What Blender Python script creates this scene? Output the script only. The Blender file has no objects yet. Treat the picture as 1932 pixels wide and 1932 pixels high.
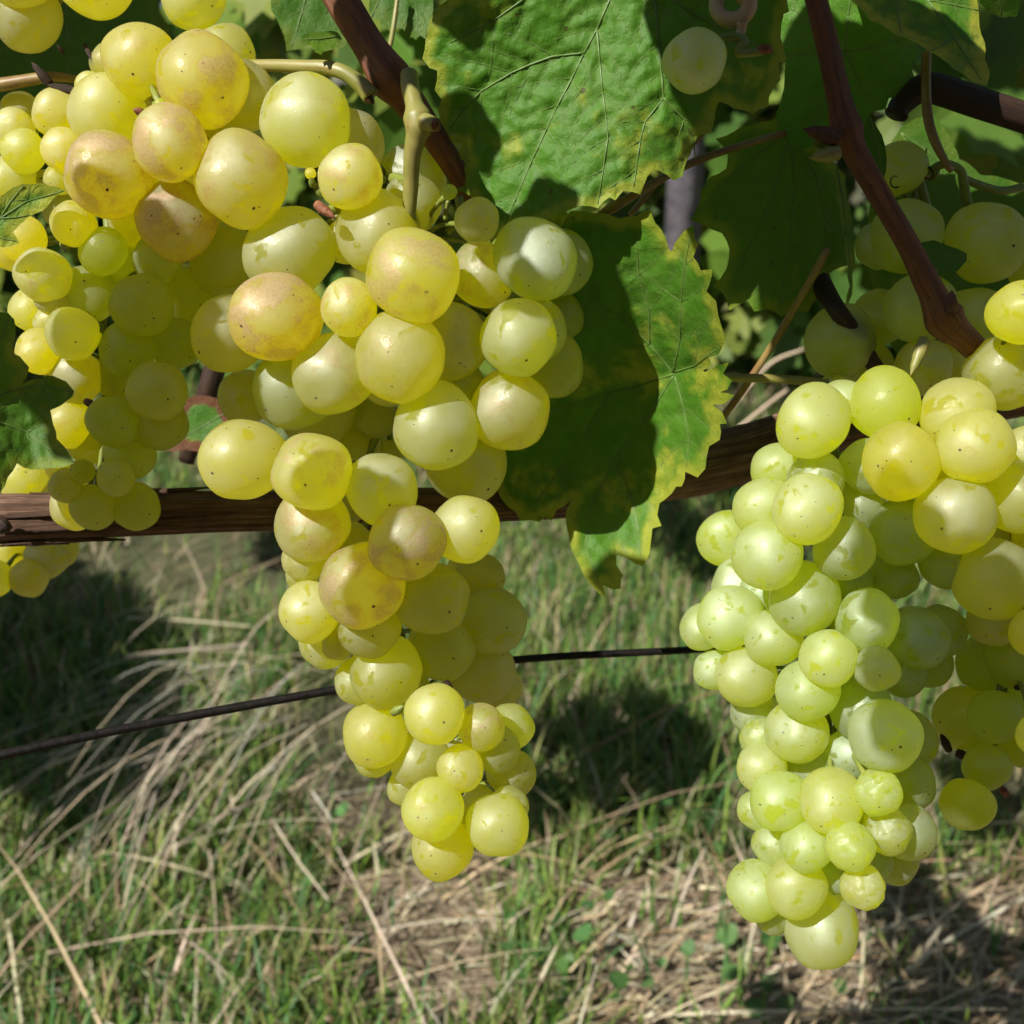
import bpy, bmesh, math, random
import numpy as np
from mathutils import Vector, Matrix, noise, geometry

random.seed(11)
rng = np.random.default_rng(5)
scene = bpy.context.scene
col = scene.collection

# ------------------------------------------------------------------ camera
PITCH = math.radians(20)
CAM = Vector((0, 0, 0.62))
FD = 966 / math.tan(math.radians(24))          # focal length in picture units (1932 wide)
cam_d = bpy.data.cameras.new('camera')
cam = bpy.data.objects.new('camera', cam_d)
col.objects.link(cam)
cam.location = CAM
cam.rotation_euler = (math.pi / 2 - PITCH, 0, 0)
cam_d.sensor_width = 36
cam_d.lens = 18 / math.tan(math.radians(24))
cam_d.clip_start = 0.01
cam_d.clip_end = 200
cam_d.dof.use_dof = True
cam_d.dof.focus_distance = 0.268
cam_d.dof.aperture_fstop = 21
scene.camera = cam
RM = Matrix.Rotation(math.pi / 2 - PITCH, 3, 'X')

# ------------------------------------------------------------------ sky and sun
SUN_CAM = Vector((-0.50, 0.50, 0.707)).normalized()      # towards the sun, in camera axes
SUN = (RM @ SUN_CAM).normalized()
elev = math.asin(SUN.z)
az = math.atan2(SUN.x, SUN.y)
world = bpy.data.worlds.new('World')
scene.world = world
world.use_nodes = True
nt = world.node_tree
nt.nodes.clear()
sky = nt.nodes.new('ShaderNodeTexSky')
sky.sky_type = 'NISHITA'
sky.sun_disc = False
sky.sun_elevation = elev
sky.sun_rotation = az
bg = nt.nodes.new('ShaderNodeBackground')
bg.inputs['Strength'].default_value = 0.05
wo = nt.nodes.new('ShaderNodeOutputWorld')
nt.links.new(sky.outputs['Color'], bg.inputs['Color'])
nt.links.new(bg.outputs['Background'], wo.inputs['Surface'])

sd = bpy.data.lights.new('sun', 'SUN')
sd.energy = 5.0
sd.angle = math.radians(0.53)
sd.color = (1.0, 0.95, 0.86)
so = bpy.data.objects.new('sun', sd)
col.objects.link(so)
so.rotation_euler = (-SUN).to_track_quat('-Z', 'Y').to_euler()
so.location = (-2, -2, 3)

scene.view_settings.view_transform = 'Standard'
scene.view_settings.look = 'None'
scene.view_settings.gamma = 1
scene.view_settings.use_curve_mapping = False
scene.view_settings.exposure = 0.56
scene.render.engine = 'CYCLES'
cy = scene.cycles
cy.max_bounces = 12
cy.diffuse_bounces = 5
cy.glossy_bounces = 3
cy.transmission_bounces = 8
cy.transparent_max_bounces = 8
cy.use_denoising = True
cy.sample_clamp_indirect = 6.0
cy.caustics_reflective = False
cy.caustics_refractive = False

# ------------------------------------------------------------------ helpers
def ray(px, py):
    return Vector(((px - 966) / FD, -(py - 966) / FD, -1))

def at(px, py, d):
    return CAM + RM @ (ray(px, py) * d)

def ground_at(px, py, h=0.0):
    v = RM @ ray(px, py)
    t = (h - CAM.z) / v.z
    return CAM + v * t

def tag(o, label=None, cat=None, group=None, kind=None):
    if label: o['label'] = label
    if cat: o['category'] = cat
    if group: o['group'] = group
    if kind: o['kind'] = kind
    return o

def link_mesh(name, me, mat=None, parent=None, smooth=True):
    if mat is not None and not me.materials:
        me.materials.append(mat)
    if smooth and len(me.polygons):
        me.polygons.foreach_set('use_smooth', [True] * len(me.polygons))
    o = bpy.data.objects.new(name, me)
    col.objects.link(o)
    if parent is not None:
        o.parent = parent
    return o

def empty(name, loc, label, cat, group=None):
    o = bpy.data.objects.new(name, None)
    o.empty_display_size = 0.005
    col.objects.link(o)
    o.location = loc
    tag(o, label, cat, group)
    return o

def smooth_path(pts, n):
    """Catmull-Rom through (Vector, radius) control points."""
    P = [p for p, _ in pts]; R = [r for _, r in pts]
    P = [P[0] * 2 - P[1]] + P + [P[-1] * 2 - P[-2]]
    R = [R[0]] + R + [R[-1]]
    out = []
    for i in range(1, len(P) - 2):
        for k in range(n):
            t = k / n
            a, b, c, d = P[i - 1], P[i], P[i + 1], P[i + 2]
            q = 0.5 * ((2 * b) + (c - a) * t + (2 * a - 5 * b + 4 * c - d) * t * t + (3 * b - a - 3 * c + d) * t ** 3)
            s = t * t * (3 - 2 * t)
            out.append((q, R[i] * (1 - s) + R[i + 1] * s))
    out.append((P[-2], R[-2]))
    return out

class Geo:
    """collects tubes and sheets into one mesh with a uv layer"""
    def __init__(self):
        self.v = []; self.f = []; self.uv = []
    def tube(self, pts, sides=10, n=6, bump=None, flat=1.0, org=Vector((0, 0, 0))):
        path = smooth_path(pts, n) if n > 1 else pts
        T = [(path[min(i + 1, len(path) - 1)][0] - path[max(i - 1, 0)][0]).normalized() for i in range(len(path))]
        up = Vector((0, 0, 1)) if abs(T[0].z) < 0.9 else Vector((1, 0, 0))
        N = (up - T[0] * up.dot(T[0])).normalized()
        base = len(self.v); L = 0.0; vs = []
        for i, (p, r) in enumerate(path):
            if i: L += (p - path[i - 1][0]).length
            N = (N - T[i] * N.dot(T[i])).normalized()
            B = T[i].cross(N)
            vs.append(L)
            for k in range(sides):
                a = 2 * math.pi * k / sides
                rr = r * (bump(a, L, i / (len(path) - 1)) if bump else 1.0)
                self.v.append(p + N * math.cos(a) * rr + B * math.sin(a) * rr * flat - org)
        m = len(path)
        for i in range(m - 1):
            for k in range(sides):
                k2 = (k + 1) % sides
                self.f.append((base + i * sides + k, base + i * sides + k2, base + (i + 1) * sides + k2, base + (i + 1) * sides + k))
                u0, u1 = k / sides, (k + 1) / sides
                self.uv += [(u0, vs[i]), (u1, vs[i]), (u1, vs[i + 1]), (u0, vs[i + 1])]
        for ring, rev in ((0, True), (m - 1, False)):
            ids = [base + ring * sides + k for k in range(sides)]
            self.f.append(tuple(reversed(ids)) if rev else tuple(ids))
            self.uv += [(0.5, vs[ring])] * sides
    def mesh(self, name):
        me = bpy.data.meshes.new(name)
        me.from_pydata([tuple(v) for v in self.v], [], self.f)
        uvl = me.uv_layers.new(name='uv')
        flat = np.array(self.uv, dtype=np.float32).ravel()
        if len(flat) == len(uvl.data) * 2:
            uvl.data.foreach_set('uv', flat)
        return me

# ------------------------------------------------------------------ materials
def new_mat(name):
    m = bpy.data.materials.new(name)
    m.use_nodes = True
    m.node_tree.nodes.clear()
    return m, m.node_tree

class NB:
    def __init__(self, nt): self.nt = nt
    def n(self, t, **kw):
        nd = self.nt.nodes.new(t)
        for k, v in kw.items():
            if k.startswith('i_'):
                key = k[2:]
                nd.inputs[int(key) if key.isdigit() else key].default_value = v
            else:
                setattr(nd, k, v)
        return nd
    def l(self, a, b): self.nt.links.new(a, b)
    def math(self, op, a, b=None, c=None, clamp=False):
        nd = self.n('ShaderNodeMath', operation=op, use_clamp=clamp)
        for i, x in enumerate((a, b, c)):
            if x is None: continue
            if isinstance(x, (int, float)): nd.inputs[i].default_value = x
            else: self.l(x, nd.inputs[i])
        return nd.outputs[0]
    def mix(self, fac, a, b, blend='MIX'):
        nd = self.n('ShaderNodeMix', data_type='RGBA', blend_type=blend)
        for key, x in ((0, fac), (6, a), (7, b)):
            if isinstance(x, (int, float)): nd.inputs[key].default_value = x
            elif isinstance(x, tuple): nd.inputs[key].default_value = (*x, 1) if len(x) == 3 else x
            else: self.l(x, nd.inputs[key])
        return nd.outputs[2]
    def noise(self, vec, scale, detail=3, rough=0.55, dist=0.0):
        nd = self.n('ShaderNodeTexNoise')
        nd.inputs['Scale'].default_value = scale
        nd.inputs['Detail'].default_value = detail
        nd.inputs['Roughness'].default_value = rough
        nd.inputs['Distortion'].default_value = dist
        if vec is not None: self.l(vec, nd.inputs['Vector'])
        return nd.outputs['Fac']
    def ss(self, x, lo, hi, t0=0.0, t1=1.0):
        nd = self.n('ShaderNodeMapRange', interpolation_type='SMOOTHSTEP')
        self.l(x, nd.inputs[0])
        nd.inputs[1].default_value = lo; nd.inputs[2].default_value = hi
        nd.inputs[3].default_value = t0; nd.inputs[4].default_value = t1
        return nd.outputs[0]

def make_grape_mat():
    m, nt = new_mat('grape_skin')
    b = NB(nt)
    tc = b.n('ShaderNodeTexCoord')
    oi = b.n('ShaderNodeObjectInfo')
    sep = b.n('ShaderNodeSeparateColor')
    b.l(oi.outputs['Color'], sep.inputs[0])
    ripe, rus, blo = sep.outputs[0], sep.outputs[1], sep.outputs[2]
    off = b.n('ShaderNodeVectorMath', operation='ADD')
    rnd = b.math('MULTIPLY', oi.outputs['Random'], 57.0)
    b.l(tc.outputs['Object'], off.inputs[0]); b.l(rnd, off.inputs[1])
    P = off.outputs[0]
    n1 = b.noise(P, 1.3, 3)
    n2 = b.noise(P, 1.5, 3, 0.5, 0.3)
    n3 = b.noise(P, 17, 3, 0.7)
    # flesh colour
    flesh = b.mix(ripe, (0.80, 0.90, 0.15), (0.945, 0.90, 0.028))
    flesh = b.mix(b.math('MULTIPLY', n1, 0.25), flesh, (0.93, 0.86, 0.06))
    # russet
    thr = b.math('SUBTRACT', 0.80, b.math('MULTIPLY', rus, 0.42))
    patch = b.ss(b.math('SUBTRACT', n2, thr), -0.06, 0.20)
    speck = b.ss(n3, 0.42, 0.66)
    rmask = b.math('MULTIPLY', patch, b.math('ADD', 0.22, b.math('MULTIPLY', speck, 0.45)), clamp=True)
    # pore dots
    vo = b.n('ShaderNodeTexVoronoi', feature='F1')
    vo.inputs['Scale'].default_value = 6.5
    vo.inputs['Randomness'].default_value = 1.0
    b.l(P, vo.inputs['Vector'])
    sc = b.n('ShaderNodeSeparateColor'); b.l(vo.outputs['Color'], sc.inputs[0])
    rad = b.math('SUBTRACT', b.math('MULTIPLY', b.math('POWER', sc.outputs[0], 5.0), 0.13), 0.006)
    dot = b.ss(b.math('SUBTRACT', b.math('MULTIPLY', rad, b.math('ADD', 0.6, n3)), vo.outputs['Distance']), -0.012, 0.012)
    # blossom scar at the +Z pole
    so_ = b.n('ShaderNodeSeparateXYZ'); b.l(tc.outputs['Object'], so_.inputs[0])
    rr = b.math('SQRT', b.math('ADD', b.math('MULTIPLY', so_.outputs[0], so_.outputs[0]), b.math('MULTIPLY', so_.outputs[1], so_.outputs[1])))
    scar = b.math('MULTIPLY', b.ss(b.math('ADD', rr, b.math('MULTIPLY', n3, 0.05)), 0.045, 0.075, 1, 0), b.math('GREATER_THAN', so_.outputs[2], 0.0))
    scar = b.math('MULTIPLY', scar, b.ss(b.noise(P, 9, 2, 0.6), 0.36, 0.52))
    dark = b.math('MAXIMUM', dot, scar, clamp=True)
    # bloom: the whitish waxy coat
    bl = b.math('MULTIPLY', blo, b.math('ADD', 0.25, b.math('MULTIPLY', n1, 1.35)), clamp=True)
    rub = b.ss(b.noise(P, 1.9, 3, 0.5, 0.4), 0.58, 0.66)
    bl = b.math('MULTIPLY', bl, b.math('SUBTRACT', 1.0, b.math('MULTIPLY', rub, 0.75)))
    base = b.mix(rmask, flesh, (0.76, 0.46, 0.08))
    base = b.mix(dot, base, (0.035, 0.02, 0.006))
    base = b.mix(scar, base, (0.16, 0.075, 0.02))
    wax = b.mix(ripe, (0.68, 0.79, 0.70), (0.70, 0.71, 0.64))
    wax = b.mix(b.math('MULTIPLY', rmask, 0.9), wax, (0.54, 0.34, 0.19))
    pink = b.math('MULTIPLY', b.math('MULTIPLY', b.ss(n2, 0.42, 0.62), rus), 0.55)
    wax = b.mix(pink, wax, (0.64, 0.43, 0.34))
    wax = b.mix(dot, wax, (0.035, 0.02, 0.006))
    wax = b.mix(scar, wax, (0.14, 0.07, 0.025))
    bl = b.math('MAXIMUM', bl, b.math('MULTIPLY', rmask, 0.62), clamp=True)
    bl = b.math('MAXIMUM', bl, b.math('MULTIPLY', pink, 0.85), clamp=True)
    bl = b.math('MAXIMUM', bl, b.math('MULTIPLY', dark, 0.9), clamp=True)
    pr = b.n('ShaderNodeBsdfPrincipled')
    b.l(base, pr.inputs['Base Color'])
    pr.inputs['Subsurface Weight'].default_value = 1.0
    pr.inputs['Subsurface Radius'].default_value = (1.0, 0.85, 0.06)
    pr.inputs['Subsurface Scale'].default_value = 0.004
    pr.inputs['Subsurface Anisotropy'].default_value = 0.7
    pr.inputs['Roughness'].default_value = 0.32
    pr.inputs['Specular IOR Level'].default_value = 0.35
    bp = b.n('ShaderNodeBump'); bp.inputs['Strength'].default_value = 0.22; bp.inputs['Distance'].default_value = 0.0004
    b.l(b.math('SUBTRACT', n3, b.math('MULTIPLY', dark, 1.2)), bp.inputs['Height'])
    b.l(bp.outputs[0], pr.inputs['Normal'])
    df = b.n('ShaderNodeBsdfDiffuse')
    b.l(wax, df.inputs['Color'])
    b.l(bp.outputs[0], df.inputs['Normal'])
    gl = b.n('ShaderNodeBsdfGlossy')
    gl.inputs['Roughness'].default_value = 0.64
    b.l(wax, gl.inputs['Color']); b.l(bp.outputs[0], gl.inputs['Normal'])
    mw = b.n('ShaderNodeMixShader'); mw.inputs[0].default_value = 0.62
    b.l(df.outputs[0], mw.inputs[1]); b.l(gl.outputs[0], mw.inputs[2])
    # clear flesh: light let in on the sunny side leaves again all round
    tl = b.n('ShaderNodeBsdfTranslucent')
    b.l(base, tl.inputs['Color'])
    mt = b.n('ShaderNodeMixShader', name='glow'); mt.inputs[0].default_value = 0.95
    b.l(pr.outputs[0], mt.inputs[1]); b.l(tl.outputs[0], mt.inputs[2])
    ms = b.n('ShaderNodeMixShader')
    b.l(bl, ms.inputs[0]); b.l(mt.outputs[0], ms.inputs[1]); b.l(mw.outputs[0], ms.inputs[2])
    # inside the skin there is only flesh
    geo = b.n('ShaderNodeNewGeometry')
    di = b.n('ShaderNodeBsdfDiffuse'); b.l(base, di.inputs['Color'])
    mi = b.n('ShaderNodeMixShader', name='inner'); mi.inputs[0].default_value = 0.6
    b.l(di.outputs[0], mi.inputs[1]); b.l(tl.outputs[0], mi.inputs[2])
    mb = b.n('ShaderNodeMixShader')
    # thin glossy skin
    cg = b.n('ShaderNodeBsdfGlossy'); cg.inputs['Roughness'].default_value = 0.13
    b.l(bp.outputs[0], cg.inputs['Normal'])
    fr = b.n('ShaderNodeFresnel'); fr.inputs[0].default_value = 1.33
    mc = b.n('ShaderNodeMixShader')
    spk = b.ss(b.noise(P, 42, 2, 0.6), 0.40, 0.62, 0.15, 1.0)
    b.l(b.math('MULTIPLY', fr.outputs[0], b.math('MULTIPLY', spk, 0.75)), mc.inputs[0]); b.l(ms.outputs[0], mc.inputs[1]); b.l(cg.outputs[0], mc.inputs[2])
    b.l(geo.outputs['Backfacing'], mb.inputs[0]); b.l(mc.outputs[0], mb.inputs[1]); b.l(mi.outputs[0], mb.inputs[2])
    out = b.n('ShaderNodeOutputMaterial')
    b.l(mb.outputs[0], out.inputs['Surface'])
    return m

def make_leaf_mat(name, young=False):
    m, nt = new_mat(name)
    b = NB(nt)
    tc = b.n('ShaderNodeTexCoord')
    oi = b.n('ShaderNodeObjectInfo')
    sep = b.n('ShaderNodeSeparateColor'); b.l(oi.outputs['Color'], sep.inputs[0])
    yel, brn, lum = sep.outputs[0], sep.outputs[1], sep.outputs[2]
    off = b.n('ShaderNodeVectorMath', operation='ADD')
    b.l(tc.outputs['Object'], off.inputs[0]); b.l(oi.outputs['Random'], off.inputs[1])
    P = off.outputs[0]
    n1 = b.noise(P, 55, 3, 0.55)
    n2 = b.noise(P, 190, 3, 0.6)
    n3 = b.noise(P, 750, 4, 0.65)
    vn = b.n('ShaderNodeAttribute', attribute_name='vein')
    ed = b.n('ShaderNodeAttribute', attribute_name='edge')
    g = b.mix(n2, (0.040, 0.140, 0.010), (0.085, 0.215, 0.015))
    ym = b.ss(b.math('ADD', b.math('ADD', b.math('MULTIPLY', n1, 1.0), b.math('MULTIPLY', n2, 0.35)), b.math('MULTIPLY', yel, 0.24)), 0.86, 1.08)
    ym = b.math('MAXIMUM', ym, b.math('MULTIPLY', b.math('MULTIPLY', b.ss(b.math('ADD', ed.outputs['Fac'], b.math('MULTIPLY', n2, 0.5)), 0.62, 0.98), b.ss(n1, 0.34, 0.52)), b.math('MULTIPLY', yel, 1.5)), clamp=True)
    ym = b.math('MULTIPLY', ym, b.math('ADD', 0.25, b.math('MULTIPLY', n3, 0.8)), clamp=True)
    cc = b.mix(ym, g, (0.46, 0.43, 0.05))
    cc = b.mix(b.math('MULTIPLY', vn.outputs['Fac'], 0.35), cc, (0.16, 0.23, 0.06))
    bm = b.ss(b.math('ADD', b.math('MULTIPLY', n2, 0.7), b.math('MULTIPLY', ed.outputs['Fac'], brn)), 0.82, 0.95)
    cc = b.mix(bm, cc, (0.14, 0.055, 0.02))
    vo = b.n('ShaderNodeTexVoronoi'); vo.inputs['Scale'].default_value = 260
    b.l(P, vo.inputs['Vector'])
    vs = b.n('ShaderNodeSeparateColor'); b.l(vo.outputs['Color'], vs.inputs[0])
    sp = b.math('MULTIPLY', b.ss(b.math('SUBTRACT', b.math('MULTIPLY', b.math('POWER', vs.outputs[0], 3.0), 0.30), b.math('ADD', vo.outputs['Distance'], b.math('MULTIPLY', n3, 0.1))), -0.03, 0.03), b.math('GREATER_THAN', vs.outputs[1], 0.6))
    cc = b.mix(b.math('MULTIPLY', sp, 0.8), cc, (0.06, 0.035, 0.012))
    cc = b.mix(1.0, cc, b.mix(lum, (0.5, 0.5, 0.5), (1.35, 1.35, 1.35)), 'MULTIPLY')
    pr = b.n('ShaderNodeBsdfPrincipled')
    b.l(cc, pr.inputs['Base Color'])
    b.l(b.math('ADD', 0.34, b.math('MULTIPLY', n2, 0.3)), pr.inputs['Roughness'])
    pr.inputs['Specular IOR Level'].default_value = 0.28
    bp = b.n('ShaderNodeBump'); bp.inputs['Strength'].default_value = 0.5; bp.inputs['Distance'].default_value = 0.0007
    b.l(b.math('ADD', n3, b.math('MULTIPLY', n2, 0.8)), bp.inputs['Height'])
    b.l(bp.outputs[0], pr.inputs['Normal'])
    tr = b.n('ShaderNodeBsdfTranslucent')
    tcol = b.mix(0.55, cc, (0.20, 0.36, 0.012))
    tcol = b.mix(b.math('MULTIPLY', ym, 0.7), tcol, (0.62, 0.55, 0.03))
    tcol = b.mix(b.math('MULTIPLY', vn.outputs['Fac'], 0.4), tcol, (0.10, 0.17, 0.02))
    tcol = b.mix(bm, tcol, (0.25, 0.06, 0.015))
    b.l(tcol, tr.inputs['Color'])
    ms = b.n('ShaderNodeMixShader'); ms.inputs[0].default_value = 0.36
    b.l(pr.outputs[0], ms.inputs[1]); b.l(tr.outputs[0], ms.inputs[2])
    out = b.n('ShaderNodeOutputMaterial')
    b.l(ms.outputs[0], out.inputs['Surface'])
    return m

def make_bark_mat(name, c0, c1, c2, vs=60.0, us=9.0, bump=0.6, rough=0.65, spots=True):
    m, nt = new_mat(name)
    b = NB(nt)
    uv = b.n('ShaderNodeUVMap')
    mp = b.n('ShaderNodeMapping'); mp.inputs['Scale'].default_value = (us, vs, 1)
    b.l(uv.outputs[0], mp.inputs[0])
    tc = b.n('ShaderNodeTexCoord')
    n1 = b.noise(mp.outputs[0], 1.0, 5, 0.65, 0.4)
    mp2 = b.n('ShaderNodeMapping'); mp2.inputs['Scale'].default_value = (us * 5, vs * 1.2, 1)
    b.l(uv.outputs[0], mp2.inputs[0])
    n2 = b.noise(mp2.outputs[0], 1.0, 4, 0.7)
    n3 = b.noise(tc.outputs['Object'], 160, 4, 0.6)
    cc = b.mix(b.ss(n1, 0.3, 0.7), c0, c1)
    cc = b.mix(b.ss(n2, 0.52, 0.75), cc, c2)
    cc = b.mix(b.ss(n3, 0.35, 0.75, 0.0, 0.5), cc, c0)
    if spots:
        vo = b.n('ShaderNodeTexVoronoi'); vo.inputs['Scale'].default_value = 420
        b.l(tc.outputs['Object'], vo.inputs['Vector'])
        sc = b.n('ShaderNodeSeparateColor'); b.l(vo.outputs['Color'], sc.inputs[0])
        d = b.math('MULTIPLY', b.ss(vo.outputs['Distance'], 0.12, 0.2, 1, 0), b.math('GREATER_THAN', sc.outputs[0], 0.65))
        cc = b.mix(b.math('MULTIPLY', d, 0.7), cc, (0.02, 0.012, 0.008))
    pr = b.n('ShaderNodeBsdfPrincipled')
    b.l(cc, pr.inputs['Base Color'])
    pr.inputs['Roughness'].default_value = rough
    pr.inputs['Specular IOR Level'].default_value = 0.35
    bp = b.n('ShaderNodeBump'); bp.inputs['Strength'].default_value = bump; bp.inputs['Distance'].default_value = 0.0009
    b.l(b.math('ADD', n1, b.math('MULTIPLY', n2, 0.9)), bp.inputs['Height'])
    b.l(bp.outputs[0], pr.inputs['Normal'])
    out = b.n('ShaderNodeOutputMaterial'); b.l(pr.outputs[0], out.inputs['Surface'])
    return m

def make_stem_mat(name, c0, c1, c2):
    """green to reddish young stems, streaked along their length"""
    m, nt = new_mat(name)
    b = NB(nt)
    uv = b.n('ShaderNodeUVMap')
    mp = b.n('ShaderNodeMapping'); mp.inputs['Scale'].default_value = (7, 45, 1)
    b.l(uv.outputs[0], mp.inputs[0])
    tc = b.n('ShaderNodeTexCoord')
    n1 = b.noise(mp.outputs[0], 1.0, 4, 0.6, 0.3)
    n2 = b.noise(tc.outputs['Object'], 120, 3, 0.6)
    cc = b.mix(b.ss(n2, 0.3, 0.68), c0, c1)
    cc = b.mix(b.ss(n1, 0.56, 0.72), cc, c2)
    pr = b.n('ShaderNodeBsdfPrincipled')
    b.l(cc, pr.inputs['Base Color'])
    pr.inputs['Roughness'].default_value = 0.45
    pr.inputs['Subsurface Weight'].default_value = 0.25
    pr.inputs['Subsurface Radius'].default_value = (1, .8, .2)
    pr.inputs['Subsurface Scale'].default_value = 0.001
    bp = b.n('ShaderNodeBump'); bp.inputs['Strength'].default_value = 0.3; bp.inputs['Distance'].default_value = 0.0004
    b.l(n1, bp.inputs['Height']); b.l(bp.outputs[0], pr.inputs['Normal'])
    out = b.n('ShaderNodeOutputMaterial'); b.l(pr.outputs[0], out.inputs['Surface'])
    return m

def make_vcol_mat(name, rough=0.6, trans=0.3, spec=0.3):
    """blades, stalks and small leaves: each piece's own colour stored on its mesh"""
    m, nt = new_mat(name)
    b = NB(nt)
    at_ = b.n('ShaderNodeAttribute', attribute_name='tint')
    tc = b.n('ShaderNodeTexCoord')
    n1 = b.noise(tc.outputs['Object'], 40, 3, 0.6)
    cc = b.mix(1.0, at_.outputs['Color'], b.mix(n1, (0.7, 0.7, 0.7), (1.3, 1.3, 1.3)), 'MULTIPLY')
    pr = b.n('ShaderNodeBsdfPrincipled')
    b.l(cc, pr.inputs['Base Color'])
    pr.inputs['Roughness'].default_value = rough
    pr.inputs['Specular IOR Level'].default_value = spec
    tr = b.n('ShaderNodeBsdfTranslucent'); b.l(cc, tr.inputs['Color'])
    ms = b.n('ShaderNodeMixShader'); ms.inputs[0].default_value = trans
    b.l(pr.outputs[0], ms.inputs[1]); b.l(tr.outputs[0], ms.inputs[2])
    out = b.n('ShaderNodeOutputMaterial'); b.l(ms.outputs[0], out.inputs['Surface'])
    return m

def make_plain_mat(name, c0, c1, scale, rough=0.6, spec=0.3):
    m, nt = new_mat(name)
    b = NB(nt)
    tc = b.n('ShaderNodeTexCoord')
    n1 = b.noise(tc.outputs['Object'], scale, 5, 0.65)
    pr = b.n('ShaderNodeBsdfPrincipled')
    b.l(b.mix(b.ss(n1, 0.3, 0.7), c0, c1), pr.inputs['Base Color'])
    pr.inputs['Roughness'].default_value = rough
    pr.inputs['Specular IOR Level'].default_value = spec
    bp = b.n('ShaderNodeBump'); bp.inputs['Strength'].default_value = 0.5; bp.inputs['Distance'].default_value = 0.3 / scale
    b.l(n1, bp.inputs['Height']); b.l(bp.outputs[0], pr.inputs['Normal'])
    out = b.n('ShaderNodeOutputMaterial'); b.l(pr.outputs[0], out.inputs['Surface'])
    return m

M_grape = make_grape_mat()
M_leaf = make_leaf_mat('vine_leaf_blade')
M_cane = make_bark_mat('red_brown_cane', (0.10, 0.035, 0.017), (0.27, 0.098, 0.041), (0.34, 0.165, 0.08), 40, 11, 0.8, 0.55)
M_darkcane = make_bark_mat('dark_cane', (0.022, 0.012, 0.008), (0.050, 0.024, 0.013), (0.08, 0.045, 0.028), 40, 8, 0.5, 0.6)
M_bark = make_bark_mat('fibrous_bark', (0.07, 0.034, 0.02), (0.27, 0.155, 0.10), (0.50, 0.37, 0.27), 26, 24, 1.0, 0.8, False)
M_ped = make_stem_mat('bunch_stalk', (0.20, 0.21, 0.045), (0.28, 0.24, 0.075), (0.20, 0.085, 0.03))
M_rachis = make_stem_mat('bunch_stem', (0.14, 0.20, 0.03), (0.22, 0.24, 0.05), (0.10, 0.06, 0.02))
M_petred = make_stem_mat('reddish_leafstalk', (0.20, 0.10, 0.035), (0.26, 0.19, 0.06), (0.20, 0.055, 0.03))
M_petgreen = make_stem_mat('green_leafstalk', (0.19, 0.20, 0.04), (0.25, 0.21, 0.06), (0.22, 0.10, 0.04))
M_vein = make_stem_mat('leaf_vein', (0.085, 0.17, 0.03), (0.11, 0.20, 0.04), (0.10, 0.17, 0.03))
M_blade = make_vcol_mat('grass_blades', 0.5, 0.35, 0.3)
M_straw = make_vcol_mat('dry_straw', 0.6, 0.12, 0.3)
M_shadeleaf = make_vcol_mat('shade_leaves', 0.5, 0.10, 0.3)
M_far = make_vcol_mat('far_foliage', 0.5, 0.45, 0.3)
M_wire = make_plain_mat('black_wire', (0.006, 0.005, 0.005), (0.014, 0.011, 0.010), 400, 0.6, 0.2)
M_post = make_plain_mat('grey_post', (0.10, 0.09, 0.12), (0.20, 0.18, 0.20), 20, 0.7)
M_scab = make_plain_mat('brown_scab', (0.10, 0.025, 0.01), (0.28, 0.12, 0.06), 900, 0.7)
M_bud = make_plain_mat('dormant_bud', (0.05, 0.022, 0.016), (0.12, 0.055, 0.035), 500, 0.7)

def make_ground_mat():
    m, nt = new_mat('straw_covered_soil')
    b = NB(nt)
    tc = b.n('ShaderNodeTexCoord')
    mp = b.n('ShaderNodeMapping'); mp.inputs['Scale'].default_value = (1.0, 4.0, 1)
    b.l(tc.outputs['Object'], mp.inputs[0])
    n1 = b.noise(tc.outputs['Object'], 5, 4, 0.6)
    n2 = b.noise(mp.outputs[0], 45, 4, 0.7)
    n3 = b.noise(tc.outputs['Object'], 220, 3, 0.7)
    cc = b.mix(b.ss(n2, 0.35, 0.65), (0.13, 0.085, 0.055), (0.42, 0.33, 0.23))
    cc = b.mix(b.ss(n3, 0.45, 0.7, 0, 0.6), cc, (0.44, 0.34, 0.23))
    cc = b.mix(b.ss(n1, 0.5, 0.7, 0, 0.5), cc, (0.07, 0.085, 0.03))
    sx = b.n('ShaderNodeSeparateXYZ'); b.l(tc.outputs['Object'], sx.inputs[0])
    far = b.ss(b.math('ADD', sx.outputs[1], b.math('MULTIPLY', n1, 0.3)), 0.92, 1.15)
    cc = b.mix(b.math('MULTIPLY', far, 0.85), cc, b.mix(n2, (0.04, 0.055, 0.018), (0.13, 0.14, 0.055)))
    pr = b.n('ShaderNodeBsdfPrincipled'); b.l(cc, pr.inputs['Base Color'])
    pr.inputs['Roughness'].default_value = 0.9
    bp = b.n('ShaderNodeBump'); bp.inputs['Strength'].default_value = 0.9; bp.inputs['Distance'].default_value = 0.01
    b.l(b.math('ADD', n2, n3), bp.inputs['Height']); b.l(bp.outputs[0], pr.inputs['Normal'])
    out = b.n('ShaderNodeOutputMaterial'); b.l(pr.outputs[0], out.inputs['Surface'])
    return m
M_ground = make_ground_mat()

# ------------------------------------------------------------------ ground
def ground_z(x, y):
    return 0.018 * noise.noise((x * 2.2, y * 2.2, 0.3)) + 0.008 * noise.noise((x * 8, y * 8, 4.1))

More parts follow.
